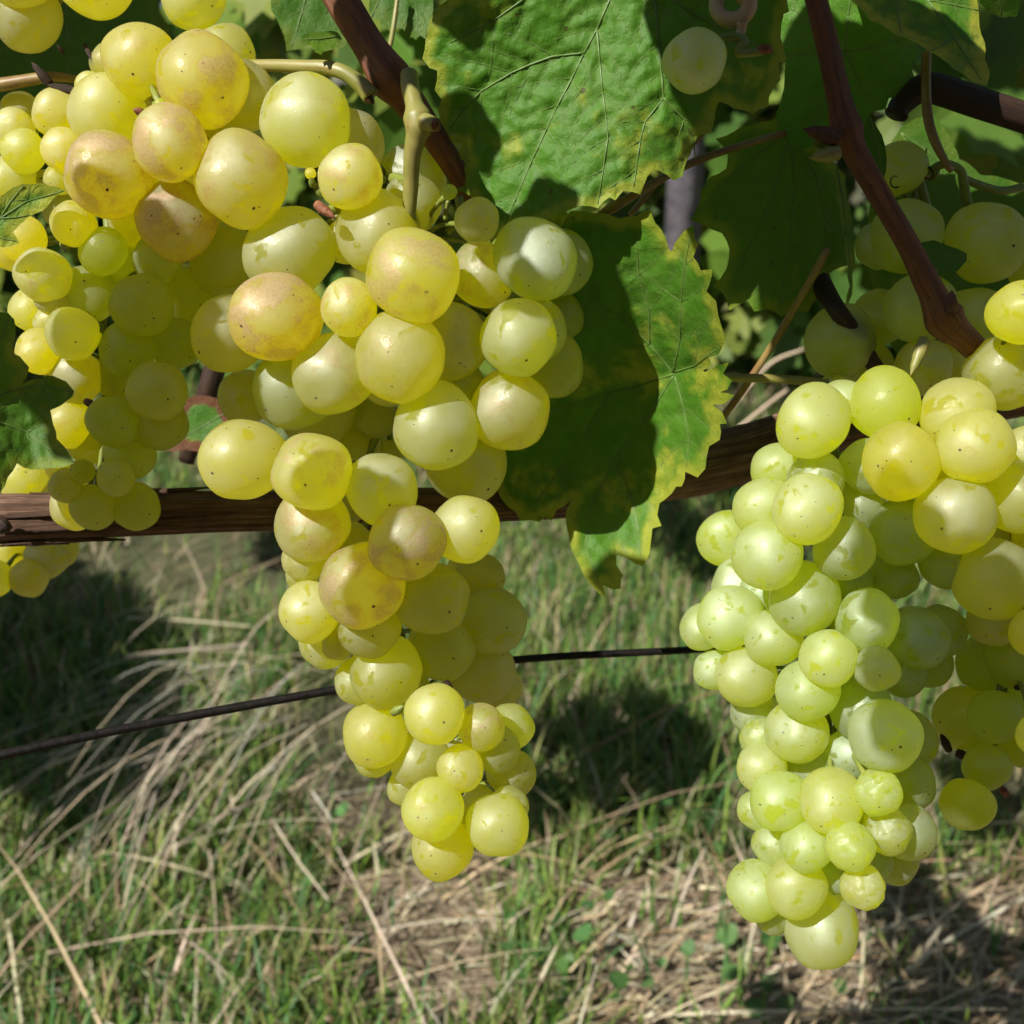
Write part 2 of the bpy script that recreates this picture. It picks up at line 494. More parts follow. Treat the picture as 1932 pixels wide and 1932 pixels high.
def build_ground():
    xs = np.concatenate([np.linspace(-60, -2.2, 14), np.linspace(-2, 2, 120), np.linspace(2.2, 60, 14)])
    ys = np.concatenate([np.linspace(-20, -0.3, 8), np.linspace(-0.2, 4, 130), np.linspace(4.3, 120, 16)])
    V = []; F = []
    for y in ys:
        for x in xs:
            V.append((x, y, ground_z(x, y)))
    nx = len(xs)
    for j in range(len(ys) - 1):
        for i in range(nx - 1):
            a = j * nx + i
            F.append((a, a + 1, a + 1 + nx, a + nx))
    me = bpy.data.meshes.new('ground'); me.from_pydata(V, [], F)
    o = link_mesh('ground', me, M_ground)
    tag(o, kind='structure')
build_ground()

# ------------------------------------------------------------------ berries
# x, y, radius (picture units), order (small = in front), flags: r russet, w wrinkled, p pinkish, s small green
BUN = {}
BUN['A'] = dict(base=0.262, ripe=0.75, axis=(740, 560, 330), grapes=[
 (577,229,83,.8,'p'),(655,270,68,2.0,''),(661,335,61,.7,'rp'),(779,334,60,2.5,'b'),(775,388,56,2.2,''),
 (716,441,80,1.3,''),(546,475,85,1.2,''),(648,455,42,3.2,''),(779,521,87,0.0,'rr'),(848,362,15,2.3,'s'),
 (900,415,42,3.0,''),(908,519,60,1.2,'r'),(1010,489,77,.9,'b'),(1056,498,64,2.0,''),(522,600,84,.1,'rrp'),
 (432,631,71,.9,''),(657,580,54,.8,'r'),(755,673,79,.5,'r'),(630,703,76,1.0,'r'),(556,730,77,1.3,'b'),
 (462,750,50,2.0,''),(850,645,72,1.6,''),(978,637,73,1.2,''),(1008,622,60,2.5,''),(1048,597,50,3.0,''),
 (1040,687,60,2.6,''),(961,776,74,1.2,'p'),(823,804,80,1.0,''),(880,868,80,2.0,''),(733,720,48,2.0,''),
 (708,785,44,2.5,''),(461,867,78,1.3,''),(589,890,74,.8,'r'),(600,770,72,2.0,''),(665,850,55,2.6,''),
 (722,924,70,1.6,''),(735,850,30,3.2,''),(591,989,73,1.2,'rr'),(767,1025,74,.3,'rrp'),(877,997,64,1.2,''),
 (683,1104,83,.8,'rp'),(815,1130,68,1.4,''),(585,1153,58,1.4,''),(578,1055,44,2.0,''),(570,1085,32,2.6,''),
 (658,1040,52,2.2,''),(833,1222,62,2.0,''),(928,1172,63,2.6,''),(905,1090,48,2.7,''),(885,1075,42,3.0,''),
 (697,1180,62,1.4,''),(728,1267,67,1.6,''),(614,1210,49,2.4,''),(638,1213,32,2.2,'r'),(677,1283,46,2.2,''),
 (706,1385,62,1.8,'r'),(820,1347,56,1.7,''),(908,1265,62,3.0,''),(938,1298,47,3.2,''),(907,1372,45,1.9,'rr'),
 (965,1370,44,3.0,''),(938,1415,45,2.4,''),(792,1432,55,2.0,''),(869,1450,44,1.7,''),(965,1460,46,3.0,''),
 (708,1425,40,2.6,''),(815,1527,60,1.6,'r'),(764,1485,34,2.4,''),(939,1557,62,1.5,''),(834,1600,59,2.0,''),
 (960,1520,38,2.8,''),(905,1515,34,3.0,''),(880,1180,50,3.4,''),(760,1300,50,3.4,''),(870,1400,46,3.4,''),
 (860,720,50,3.0,''),(660,940,45,3.2,''),(850,1560,40,3.2,'')])
BUN['B'] = dict(base=0.262, ripe=0.85, axis=(250, 300, 330), grapes=[
 (264,115,69,1.5,'r'),(382,151,83,.5,'rr'),(423,102,56,3.5,''),(205,117,34,3.0,''),(172,166,30,2.8,''),
 (201,214,72,1.5,''),(110,212,46,2.5,''),(40,211,38,3.0,''),(27,247,42,2.2,''),(45,285,41,2.1,''),
 (121,285,43,2.0,''),(204,331,80,.6,'rrp'),(321,270,67,0.0,'rrp'),(453,338,86,.4,'rr'),(332,416,76,1.2,'rrp'),
 (452,182,70,2.0,''),(405,255,42,4.0,''),(298,192,23,3.0,''),(302,197,11,2.9,'s'),(112,338,30,3.0,''),
 (25,340,46,3.0,''),(82,352,30,3.5,''),(139,423,44,1.0,''),(42,452,45,2.0,''),(20,470,42,2.2,''),
 (255,420,50,3.0,''),(425,492,67,3.2,''),(120,385,42,4.0,''),(410,430,40,4.0,''),(320,350,45,4.0,''),
 (195,474,45,2.5,''),(298,490,47,2.8,'b'),(81,520,51,1.5,'r'),(170,555,53,3.0,''),(268,577,61,2.5,''),
 (100,560,32,2.7,''),(137,630,51,1.8,''),(75,663,43,2.5,''),(95,608,31,3.0,''),(140,711,51,2.6,''),
 (240,661,52,3.0,''),(298,740,58,2.6,''),(330,648,50,4.0,''),(358,560,52,4.2,''),(215,710,42,4.0,''),
 (215,795,49,2.8,''),(130,797,46,3.0,''),(300,800,50,4.0,''),(245,855,47,4.0,''),(175,830,46,4.0,''),
 (218,901,36,2.6,''),(125,917,31,2.4,''),(156,889,23,2.3,''),(177,957,43,2.6,''),(142,955,45,2.8,''),
 (255,955,45,3.0,''),(112,885,26,3.5,''),(240,505,40,3.6,''),(60,585,40,4.0,'')])
BUN['C'] = dict(base=0.264, ripe=0.26, axis=(1560, 1150, 300), grapes=[
 (1535,796,71,.8,''),(1669,762,67,.9,'g'),(1540,905,53,1.4,''),(1523,960,66,.6,''),(1440,955,55,1.3,''),
 (1470,885,50,1.8,''),(1640,880,52,1.6,'b'),(1620,960,52,2.2,''),(1592,1035,59,.9,''),(1449,1047,66,.8,''),
 (1518,1129,68,.9,''),(1377,1164,59,1.0,''),(1458,1204,55,.95,''),(1408,1278,58,1.3,''),(1372,1015,54,2.4,''),
 (1395,1105,56,2.2,'b'),(1327,1183,42,2.4,''),(1348,1265,40,2.4,'b'),(1563,1242,55,1.2,''),(1654,1262,43,1.1,''),
 (1524,1302,59,1.25,''),(1610,1095,37,1.8,''),(1636,1172,58,1.7,'b'),(1730,1204,59,1.8,'b'),(1775,1190,49,2.8,''),
 (1700,1005,62,1.8,''),(1685,1085,46,2.4,''),(1790,1060,52,2.6,''),(1700,1265,50,2.4,''),(1755,1255,42,3.0,''),
 (1622,1335,57,1.8,'b'),(1503,1380,59,1.5,''),(1670,1388,66,1.4,''),(1702,1400,60,2.4,''),(1440,1395,42,2.0,'w'),
 (1438,1448,46,1.9,''),(1422,1340,46,2.8,'b'),(1540,1440,56,2.2,''),(1600,1425,46,2.1,'b'),(1472,1512,57,1.6,''),
 (1568,1511,61,1.3,'r'),(1656,1495,45,1.0,'w'),(1672,1565,47,1.4,'w'),(1603,1597,46,1.2,'w'),(1521,1597,49,1.4,''),
 (1462,1592,43,2.2,''),(1430,1527,37,2.4,''),(1712,1568,52,2.2,'r'),(1715,1480,50,2.3,''),(1428,1680,56,1.9,''),
 (1503,1674,56,1.5,'r'),(1549,1751,69,2.0,''),(1628,1672,42,2.0,'wr'),(1575,1650,33,2.4,'b'),(1645,1622,40,2.6,''),
 (1690,1625,42,2.8,''),(1462,1720,40,2.4,''),(1440,1115,46,2.0,'b'),(1590,760,44,3.0,''),(1590,1150,45,3.2,''),
 (1470,1130,45,3.2,''),(1600,1300,45,3.2,''),(1500,1450,45,3.2,'b'),(1640,1100,48,3.2,''),(1590,1540,45,3.2,'')])
BUN['D'] = dict(base=0.262, ripe=0.68, axis=(1870, 900, 300), grapes=[
 (1698,870,73,.2,'gr'),(1840,843,71,.4,'r'),(1805,782,72,1.2,''),(1893,706,66,1.6,''),(1928,588,60,1.2,'g'),
 (1801,974,74,.5,'r'),(1918,937,67,.8,''),(1935,850,46,2.0,''),(1890,902,46,2.0,''),(1875,1091,74,1.0,''),
 (1882,1165,54,1.8,''),(1957,1195,47,1.2,''),(1962,1010,50,1.6,''),(1760,900,46,2.6,''),(1850,1010,50,2.8,''),
 (1860,1250,56,2.6,'d'),(1915,1240,57,2.4,'d'),(1820,1355,60,2.8,'d'),(1876,1352,52,2.0,'d'),(1862,1448,45,2.6,'d'),
 (1825,1518,48,2.4,'d'),(1926,1402,46,2.7,'d'),(1962,1388,43,1.2,''),(1920,1320,48,3.2,'d')])
BUN['E'] = dict(base=0.296, ripe=0.35, axis=(1760, 480, 250), grapes=[
 (1862,458,73,1.0,''),(1711,447,67,1.2,''),(1735,580,65,1.6,''),(1660,462,46,2.5,''),(1695,318,50,2.0,''),
 (1842,602,60,2.0,''),(1585,645,68,3.0,''),(1742,692,52,2.2,''),(1938,515,34,2.0,''),(1660,600,50,3.2,''),
 (1640,690,45,3.4,''),(1580,748,42,2.8,''),(1800,690,45,2.6,'')])
BUN['F'] = dict(base=0.276, ripe=0.85, axis=(150, -80, 300), grapes=[
 (52,30,64,1.5,''),(38,-54,66,.5,''),(179,-44,74,.8,''),(363,-5,59,2.0,'b'),(270,-70,62,2.0,''),(110,-90,55,2.4,'')])
BUN['H'] = dict(base=0.345, ripe=0.8, axis=(70, 1060, 100), grapes=[
 (-14,1092,36,1.0,''),(55,1090,38,1.0,''),(88,1052,40,1.4,''),(112,1035,36,2.0,''),(45,905,45,2.0,''),(85,928,40,2.0,''),(30,1030,40,2.4,'')])

BLAB = {
 'A': ('golden grape bunch hanging in the middle from the thick forked stalk', (775, 345)),
 'B': ('golden russet grape bunch at the left with a shaded green tail over the bark', (470, 126)),
 'C': ('long pale green grape bunch hanging right of the black wire', (1690, 700)),
 'D': ('yellow green grape bunch cut by the right edge of the photo', (1850, 690)),
 'E': ('dim shaded grape bunch behind the slanting red brown cane', (1770, 330)),
 'F': ('few yellow grapes cut by the top left edge of the photo', (300, -60)),
 'H': ('small dark olive grapes hanging behind and below the rough bark at the left edge', (60, 985)),
}

# berry meshes (unit radius), shared
def berry_mesh(seed, wrinkle=False):
    bm = bmesh.new()
    bmesh.ops.create_icosphere(bm, subdivisions=5 if wrinkle else 4, radius=1.0)
    for v in bm.verts:
        d = v.co.normalized()
        k = 1 + 0.10 * noise.noise(d * 1.1 + Vector((seed * 3.1, 0, 0))) + 0.012 * noise.noise(d * 2.4 + Vector((0, seed, 0)))
        if d.z > 0.93:
            k -= 0.03 * (d.z - 0.93) / 0.07
        if wrinkle:
            q = d * 1.3 + Vector((seed * 7.7, 1, 2))
            wv = noise.noise_vector(q * 1.1) * 0.35
            rd = 1 - abs(noise.noise(Vector((q.x * 1.2, q.y * 1.2, q.z * 3.4)) + wv)) * 2.2
            k += 0.035 * max(0, rd) ** 5
            k -= 0.15 * max(0, noise.noise(q * 1.25)) + 0.02 * noise.noise(q * 6)
        v.co = d * k
    me = bpy.data.meshes.new('grape')
    bm.to_mesh(me); bm.free()
    me.materials.append(M_grape)
    me.polygons.foreach_set('use_smooth', [True] * len(me.polygons))
    return me
BERRY = [berry_mesh(i) for i in range(6)]
WRINK = [berry_mesh(20 + i, True) for i in range(3)]

# depth: every berry sits just behind the ones that cover it
ALL = []
for key, B in BUN.items():
    for g in B['grapes']:
        ALL.append(dict(key=key, x=g[0], y=g[1], r=g[2], o=g[3] + {'H': 6, 'E': 4}.get(key, 0), fl=g[4]))
ALL.sort(key=lambda g: g['o'])
K0 = 0.262 / FD
EXTRA = {(823, 804): .013, (880, 868): .004, (961, 776): .005, (815, 1130): .010, (833, 1222): .006, (850, 645): .006, (722, 924): .008}
for i, g in enumerate(ALL):
    B = BUN[g['key']]
    base = B['base'] + (0.020 if 'd' in g['fl'] else 0)
    if g['key'] == 'B' and g['y'] > 480: base += 0.010
    ax, ay, ar = B['axis']
    z = base + 0.016 * min(1.0, ((g['x'] - ax) / 330) ** 2) + g['r'] * K0 * 0.1
    z += EXTRA.get((g['x'], g['y']), 0)
    for h in ALL[:i]:
        d = math.hypot(g['x'] - h['x'], g['y'] - h['y'])
        if d >= g['r'] + h['r'] - 2: continue
        q = g['r'] ** 2 - (d - h['r']) ** 2
        if q <= 0:
            q = (g['r'] * 0.3) ** 2
        z = max(z, h['z'] + K0 * 1.05 * math.sqrt(q))
    g['z'] = z

bunch_root = {}
for key, B in BUN.items():
    lab, hp = BLAB[key]
    gs = [g for g in ALL if g['key'] == key]
    zmean = sum(g['z'] for g in gs) / len(gs)
    hang = at(hp[0], hp[1], zmean - 0.002 if key != 'A' else 0.272)
    root = empty('grape_bunch', hang, lab, 'grape bunch')
    bunch_root[key] = root
    # spine of the bunch, behind the front berries
    lo = min(g['y'] for g in gs); hi = max(g['y'] for g in gs)
    spine = []
    nb = max(3, int((hi - max(lo, hp[1])) / 110) + 1)
    for k in range(nb):
        yy = max(lo, hp[1]) + (hi - max(lo, hp[1])) * k / (nb - 1) * 0.93
        near = [g for g in gs if abs(g['y'] - yy) < 150] or gs
        xx = sum(g['x'] for g in near) / len(near)
        zz = max(g['z'] for g in near) * 0.5 + sum(g['z'] for g in near) / len(near) * 0.5
        spine.append(at(xx, yy, zz + 0.002))
    G = Geo()
    pts = [(hang, 0.0016)] + [(p, 0.0015 - 0.0009 * k / nb) for k, p in enumerate(spine)]
    G.tube([(p, r) for p, r in pts], 8, 5, org=hang)
    for g in gs:
        c = at(g['x'], g['y'], g['z'])
        g['c'] = c
        rm = g['r'] * g['z'] / FD
        sp = min(spine, key=lambda p: (p - c - Vector((0, 0, rm))).length)
        vdir = (c - sp)
        if vdir.length < 1e-5: vdir = Vector((0, -1, 0))
        g['dir'] = vdir.normalized()
        if vdir.length > rm * 0.9:
            e = c - g['dir'] * rm * 0.9
            mid = (sp + e) / 2 + Vector((0, 0, 0.0015))
            G.tube([(sp, 0.0006), (mid, 0.0005), (e, 0.0009)], 6, 3, org=hang)
    st = link_mesh('stem', G.mesh('stem'), M_rachis, root)
    for g in gs:
        fl = g['fl']
        rm = g['r'] * g['z'] / FD
        wr = 'w' in fl
        me = random.choice(WRINK if wr else BERRY)
        o = bpy.data.objects.new('grape', me)
        col.objects.link(o)
        o.parent = root
        o.location = g['c'] - hang
        tocam = (CAM - g['c']).normalized()
        d = (g['dir'] + tocam * 0.5 + Vector((random.uniform(-.5, .5), random.uniform(-.5, .5), random.uniform(-.8, .1)))).normalized()
        q = d.to_track_quat('Z', 'Y') @ Matrix.Rotation(random.uniform(0, 6.28), 3, 'Z').to_quaternion()
        o.rotation_euler = q.to_euler()
        e = random.uniform(0.97, 1.03)
        o.scale = (rm * e, rm * e * random.uniform(.97, 1.03), rm * random.uniform(0.98, 1.12))
        ripe = B['ripe'] + random.uniform(-0.18, 0.18)
        if key == 'A':
            ripe -= 0.25 * max(0, (g['x'] - 850) / 250) + 0.12 * max(0, (g['y'] - 1150) / 450)
        if 'b' in fl: ripe -= 0.3
        if 'g' in fl: ripe += 0.1
        rus = (0.30 if key in 'AB' and g['y'] < 1150 else 0.12) * random.random() + (0.55 if 'rr' in fl else 0.33 if 'r' in fl else 0.0) + (0.25 if 'p' in fl else 0)
        blo = 0.225 + random.uniform(-0.06, 0.08) - (0.16 if 'g' in fl else 0) + (0.08 if 'b' in fl else 0)
        if key == 'C': blo += 0.04
        if (key == 'B' and g['y'] > 470 and g['x'] > 150) or 'd' in fl: blo -= 0.12; ripe -= 0.40  # shade put into colour: shadowed tail and dark grapes greener, less bloom
        if 's' in fl: ripe, rus, blo = 0.15, 0, 0.1
        o.color = (min(1, max(0, ripe)), min(1, rus), blo, 1)
        if wr: o['label'] = 'shrivelled wrinkled grape'
        elif 's' in fl: o['label'] = 'tiny unripe green berry'

# ------------------------------------------------------------------ leaves cut from outlines on bent surfaces
def densify(poly, step=16, tooth=0.10):
    out = []
    n = len(poly)
    for i in range(n):
        a = np.array(poly[i], float); b_ = np.array(poly[(i + 1) % n], float)
        L = np.linalg.norm(b_ - a)
        k = max(1, int(L / step))
        nrm = np.array([(b_ - a)[1], -(b_ - a)[0]]) / (L + 1e-9)
        for j in range(k):
            t = j / k
            p = a + (b_ - a) * t
            w = math.sin(math.pi * t) * L * tooth * (0.6 + 0.4 * noise.noise((p[0] * .05, p[1] * .05, 2)))
            out.append(p + nrm * w + (rng.normal(0, 0.6, 2) if j else 0))
    return np.array(out)

def inside(poly, P):
    x, y = P[:, 0], P[:, 1]
    c = np.zeros(len(P), bool)
    n = len(poly)
    for i in range(n):
        x1, y1 = poly[i]; x2, y2 = poly[(i + 1) % n]
        if y1 == y2: continue
        cond = ((y1 > y) != (y2 > y)) & (x < (x2 - x1) * (y - y1) / (y2 - y1) + x1)
        c ^= cond
    return c

def seg_dist(P, segs):
    d = np.full(len(P), 1e9)
    for (a, b_) in segs:
        a = np.array(a, float); b_ = np.array(b_, float)
        ab = b_ - a
        t = np.clip(((P - a) @ ab) / (ab @ ab + 1e-9), 0, 1)
        d = np.minimum(d, np.linalg.norm(P - (a + t[:, None] * ab), axis=1))
    return d

def resample(line, step):
    out = [np.array(line[0], float)]
    for a, b_ in zip(line[:-1], line[1:]):
        a = np.array(a, float); b_ = np.array(b_, float)
        k = max(1, int(np.linalg.norm(b_ - a) / step))
        for j in range(1, k + 1): out.append(a + (b_ - a) * j / k)
    return out

def side_branches(veins, poly, spacing, length, ang=52):
    br = []
    for ln in veins:
        pts = resample(ln, spacing)
        for i in range(1, len(pts) - 1):
            t = pts[i + 1] - pts[i - 1]
            t /= np.linalg.norm(t) + 1e-9
            for sgn in (1, -1):
                if (i + (sgn > 0)) % 2 == 0 and spacing < 30: continue
                a = math.radians(ang + random.uniform(-8, 8)) * sgn
                d = np.array([t[0] * math.cos(a) - t[1] * math.sin(a), t[0] * math.sin(a) + t[1] * math.cos(a)])
                L = length * random.uniform(0.6, 1.1)
                line = [pts[i]]
                p = pts[i].copy()
                for s in range(8):
                    d2 = d + t * 0.04 * s
                    p = p + d2 / np.linalg.norm(d2) * L / 8 + rng.normal(0, L / 90, 2)
                    if not inside(poly, p[None, :])[0]: break
                    line.append(p.copy())
                if len(line) > 2: br.append(line)
    return br

def leaf(outline, dfun, veins, label, color=(0.2, 0.2, 0.6), step=7, quilt=4.5, petiole=None, petmat=None,
         branch=(46, 105), vein_r=2.0, group=None, tooth=0.10, side=True, vmat=None):
    poly = densify(outline, 14, tooth)
    mn = poly.min(0); mx = poly.max(0)
    cx, cy_ = (mn + mx) / 2
    gx, gy = np.meshgrid(np.arange(mn[0], mx[0], step), np.arange(mn[1], mx[1], step))
    gx = gx + (np.arange(gx.shape[0]) % 2)[:, None] * step / 2
    P = np.stack([gx.ravel(), gy.ravel()], 1) + rng.normal(0, step * 0.12, (gx.size, 2))
    P = P[inside(poly, P)]
    per = seg_dist(P, [(poly[i], poly[(i + 1) % len(poly)]) for i in range(len(poly))])
    P = P[per > step * 0.55]
    pts = [Vector(p) for p in poly] + [Vector(p) for p in P]
    res = geometry.delaunay_2d_cdt(pts, [], [list(range(len(poly)))], 1, 1e-4)
    V2 = np.array([tuple(v) for v in res[0]]); F = [tuple(f) for f in res[2]]
    br = side_branches(veins, poly, branch[0], branch[1]) if side else []
    br2 = side_branches(br, poly, 24, 34, 60) if side else []
    sg1 = [s for ln in veins for s in zip(ln[:-1], ln[1:])]
    sg2 = [s for ln in br for s in zip(ln[:-1], ln[1:])]
    sg3 = [s for ln in br2 for s in zip(ln[:-1], ln[1:])]
    def height(Q):
        d1 = seg_dist(Q, sg1) if sg1 else np.full(len(Q), 99.)
        d2 = seg_dist(Q, sg2) if sg2 else np.full(len(Q), 99.)
        d3 = seg_dist(Q, sg3) if sg3 else np.full(len(Q), 99.)
        h = -1.0 * np.exp(-(d1 / 14) ** 2) - 0.8 * np.exp(-(d2 / 11) ** 2) - 0.35 * np.exp(-(d3 / 7) ** 2)
        nn = np.array([noise.noise((q[0] * .045, q[1] * .045, 7.7)) + 0.5 * noise.noise((q[0] * .11, q[1] * .11, 1.7)) for q in Q])
        v = np.maximum(np.maximum(np.exp(-(d1 / 6) ** 2), 0.8 * np.exp(-(d2 / 4.5) ** 2)), 0.4 * np.exp(-(d3 / 4) ** 2))
        return (h * 0.8 + 0.75 * nn) * quilt, v
    h, vv = height(V2)
    def place(x, y, hh, lift=0.0):
        d = dfun(x - cx, y - cy_)
        return at(x, y, d - (hh + lift) * d / FD)
    org = at(cx, cy_, dfun(0, 0))
    verts = [place(x, y, hh) - org for (x, y), hh in zip(V2, h)]
    me = bpy.data.meshes.new('blade')
    me.from_pydata([tuple(v) for v in verts], [], F)
    a = me.attributes.new('vein', 'FLOAT', 'POINT'); a.data.foreach_set('value', vv.astype(np.float32))
    ed = np.exp(-seg_dist(V2, [(poly[i], poly[(i + 1) % len(poly)]) for i in range(len(poly))]) / 30)
    a = me.attributes.new('edge', 'FLOAT', 'POINT'); a.data.foreach_set('value', ed.astype(np.float32))
    root = empty('vine_leaf', org, label, 'vine leaf', group)
    bl = link_mesh('blade', me, M_leaf, root)
    bl.color = (*color, 1)
    def vein_tube(G, ln, r0, r1):
        pp = resample(ln, 9)
        Q = np.array(pp)
        hh, _ = height(Q)
        n = len(pp)
        G.tube([(place(q[0], q[1], x, 0.5), (r0 + (r1 - r0) * i / (n - 1)) * K0) for i, (q, x) in enumerate(zip(Q, hh))], 6, 1, org=org)
    for ln in veins:
        G = Geo(); vein_tube(G, ln, vein_r, vein_r * 0.45)
        link_mesh('vein', G.mesh('vein'), vmat or M_vein, root)
    if br:
        G = Geo()
        for ln in br: vein_tube(G, ln, vein_r * 0.30, vein_r * 0.14)
        link_mesh('side_veins', G.mesh('side_veins'), vmat or M_vein, root)
    if petiole:
        G = Geo()
        G.tube([(at(x, y, d), r * d / FD) for x, y, d, r in petiole], 10, 8, org=org)
        link_mesh('leaf_stalk', G.mesh('leaf_stalk'), petmat or M_petgreen, root)
    return root

# big sunlit leaf
leaf([(935,-60),(880,-30),(818,15),(803,75),(797,110),(810,128),(825,133),(820,170),(833,188),(826,207),(828,253),(840,272),(873,270),
      (863,295),(878,306),(861,360),(888,370),(893,405),(885,452),(925,462),(966,430),(1000,432),(1040,412),(1066,400),(1098,388),(1128,393),(1150,372),(1161,378),(1176,360),
      (1208,367),(1231,320),(1243,322),(1271,341),(1288,332),(1303,290),(1321,255),(1343,250),(1348,225),(1356,192),(1385,205),(1420,215),(1450,200),(1459,167),
      (1473,150),(1469,120),(1484,112),(1475,28),(1489,22),(1492,-60),(1380,-120),(1200,-130),(1050,-110)],
     lambda x, y: 0.2675 + 0.000028 * y + 0.0000018 * x + 0.010 * (x / 330) ** 2 - 0.003 * math.sin(x / 90 + y / 140),
     [[(1180,-80),(1150,0),(1126,55),(1102,100),(1078,150),(1053,197),(1033,240),(1005,300),(975,370),(950,430)],
      [(1102,100),(1041,107),(1000,122),(966,137),(908,172),(875,205),(850,240)],
      [(1180,-80),(1225,-30),(1236,5),(1243,82),(1248,140),(1252,185),(1217,230),(1208,265),(1200,320),(1196,352)],
      [(1126,55),(1132,120),(1137,175),(1143,220),(1147,260),(1138,320),(1128,385)],
      [(1180,-80),(1090,-50),(1000,-10),(930,40),(850,80)],
      [(1225,-30),(1300,20),(1370,60),(1440,90)],
      [(1252,185),(1290,225),(1308,262),(1312,300)]],
     'large sunlit green leaf with yellow blotches in the top middle', (0.50, 0.12, 0.85), step=6, quilt=6.0, vein_r=2.6, branch=(62, 120))

# leaf behind the middle bunch, mostly shaded, with burning yellow edge
leaf([(1052,455),(1077,398),(1120,402),(1170,412),(1200,408),(1226,395),(1236,420),(1248,434),(1262,470),(1268,474),(1283,445),(1308,425),(1311,450),(1318,460),
      (1308,485),(1322,510),(1344,508),(1333,550),(1351,568),(1355,595),(1361,615),(1368,645),(1356,668),(1338,675),(1343,690),(1326,699),(1330,702),
      (1352,690),(1376,683),(1364,705),(1381,718),(1372,735),(1358,740),(1386,746),(1366,762),(1345,764),(1363,778),(1371,799),(1358,800),(1358,830),(1338,842),(1333,863),
      (1331,884),(1316,901),(1293,890),(1286,918),(1276,918),(1256,941),(1244,950),(1240,972),(1248,992),(1231,997),(1228,1022),(1218,1062),(1211,1068),(1185,1054),(1163,1046),
      (1163,1066),(1176,1086),(1172,1092),(1171,1111),(1156,1112),(1137,1104),(1143,1128),(1118,1107),(1093,1066),(1073,1011),(1068,966),(1080,940),(1050,962),(1041,983),(1028,975),
      (1018,985),(998,981),(981,981),(973,966),(945,940),(925,850),(960,720),(1030,560)],
     lambda x, y: 0.3085 + 0.000004 * x + 0.0001 * min(0, y + 60) - 0.016 * max(0, x / 150) ** 2 + 0.004 * math.sin(y / 110) - 0.006 * max(0, (y - 180) / 150),
     [[(1270,703),(1226,650),(1170,598),(1116,565),(1075,535)],
      [(1270,703),(1283,640),(1285,570),(1292,500),(1302,450)],
      [(1270,706),(1200,730),(1150,740),(1063,768),(990,790)],
      [(1270,710),(1220,790),(1160,865),(1118,950),(1105,1030),(1130,1100)],
      [(1273,710),(1290,770),(1300,830),(1295,880)],
      [(1150,740),(1110,810),(1060,880),(1010,950)],
      [(1226,650),(1225,590),(1205,520),(1200,440)],
      [(1160,865),(1190,930),(1205,1000),(1208,1050)],
      [(1273,702),(1310,690),(1350,660)]],
     'shaded leaf behind the middle bunch with a torn yellow right edge', (0.52, 0.05, 0.80), step=6, quilt=5.0, branch=(60, 110),
     petiole=[(1272,706,.3015,5.5),(1310,700,.298,6.5),(1376,712,.296,8.5),(1449,714,.297,8.5),(1530,720,.298,8.5),(1612,732,.300,9)], petmat=M_petgreen, vein_r=1.9)

# dark leaf right of centre
leaf([(1350,262),(1373,290),(1370,318),(1341,333),(1323,358),(1316,390),(1303,415),(1340,432),(1362,440),(1376,470),(1370,508),(1345,540),(1363,552),(1376,586),(1411,568),
      (1423,588),(1449,583),(1474,598),(1500,586),(1526,588),(1545,560),(1560,520),(1600,500),(1612,420),(1595,330),(1560,285),(1520,262),(1480,215),(1440,230),(1400,238)],
     lambda x, y: 0.305 + 0.00001 * y + 0.00003 * x + 0.005 * (x / 150) ** 2,
     [[(1490,250),(1470,330),(1440,410),(1400,490),(1375,560)],[(1490,250),(1430,290),(1370,340),(1325,395)],[(1490,250),(1500,350),(1490,450),(1470,580)],[(1490,250),(1540,330),(1560,420),(1555,500)]],
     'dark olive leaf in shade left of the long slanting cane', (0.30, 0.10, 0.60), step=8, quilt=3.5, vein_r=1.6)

# backlit mid green leaf behind the right cane
leaf([(1478,-60),(1470,60),(1480,150),(1464,215),(1466,250),(1487,266),(1504,286),(1520,280),(1531,276),(1545,255),(1561,244),(1590,258),(1619,250),(1637,238),(1641,218),(1649,210),(1671,206),
      (1677,185),(1701,184),(1728,150),(1719,122),(1739,99),(1720,60),(1690,-20),(1600,-70)],
     lambda x, y: 0.291 + 0.00003 * y + 0.006 * (x / 150) ** 2,
     [[(1595,98),(1540,100),(1486,104)],[(1595,98),(1545,60),(1500,20),(1480,-40)],[(1595,98),(1640,90),(1690,75),(1735,95)],[(1595,98),(1560,180),(1520,270)],[(1595,98),(1620,150),(1650,205)],[(1595,98),(1600,30),(1610,-40)]],
     'mid green smooth leaf behind the top of the slanting cane', (0.0, 0.0, 1.0), step=8, quilt=2.5, vein_r=1.5)

# yellow edged leaf top right
leaf([(1590,-60),(1605,0),(1640,38),(1690,66),(1750,96),(1798,130),(1835,155),(1862,162),(1868,140),(1858,80),(1846,15),(1850,-60),(1720,-90)],
     lambda x, y: 0.272 - 0.00005 * y + 0.006 * (x / 120) ** 2,
     [[(1700,-60),(1750,0),(1800,70),(1850,150)],[(1750,0),(1800,10),(1846,20)],[(1700,-60),(1690,0),(1700,60)],[(1800,70),(1770,90),(1756,96)]],
     'yellow rimmed leaf at the top right corner', (0.8, 0.1, 0.8), step=7, quilt=6.0, vein_r=2.2)
leaf([(1835,-40),(1848,5),(1865,22),(1890,34),(1918,32),(1925,10),(1915,-30)], lambda x, y: 0.29 + 0.0001 * y,
     [[(1880,-40),(1890,30)]], 'small dark lobe of leaf in the very top right', (0.2, 0.3, 0.3), step=8, side=False, quilt=2)

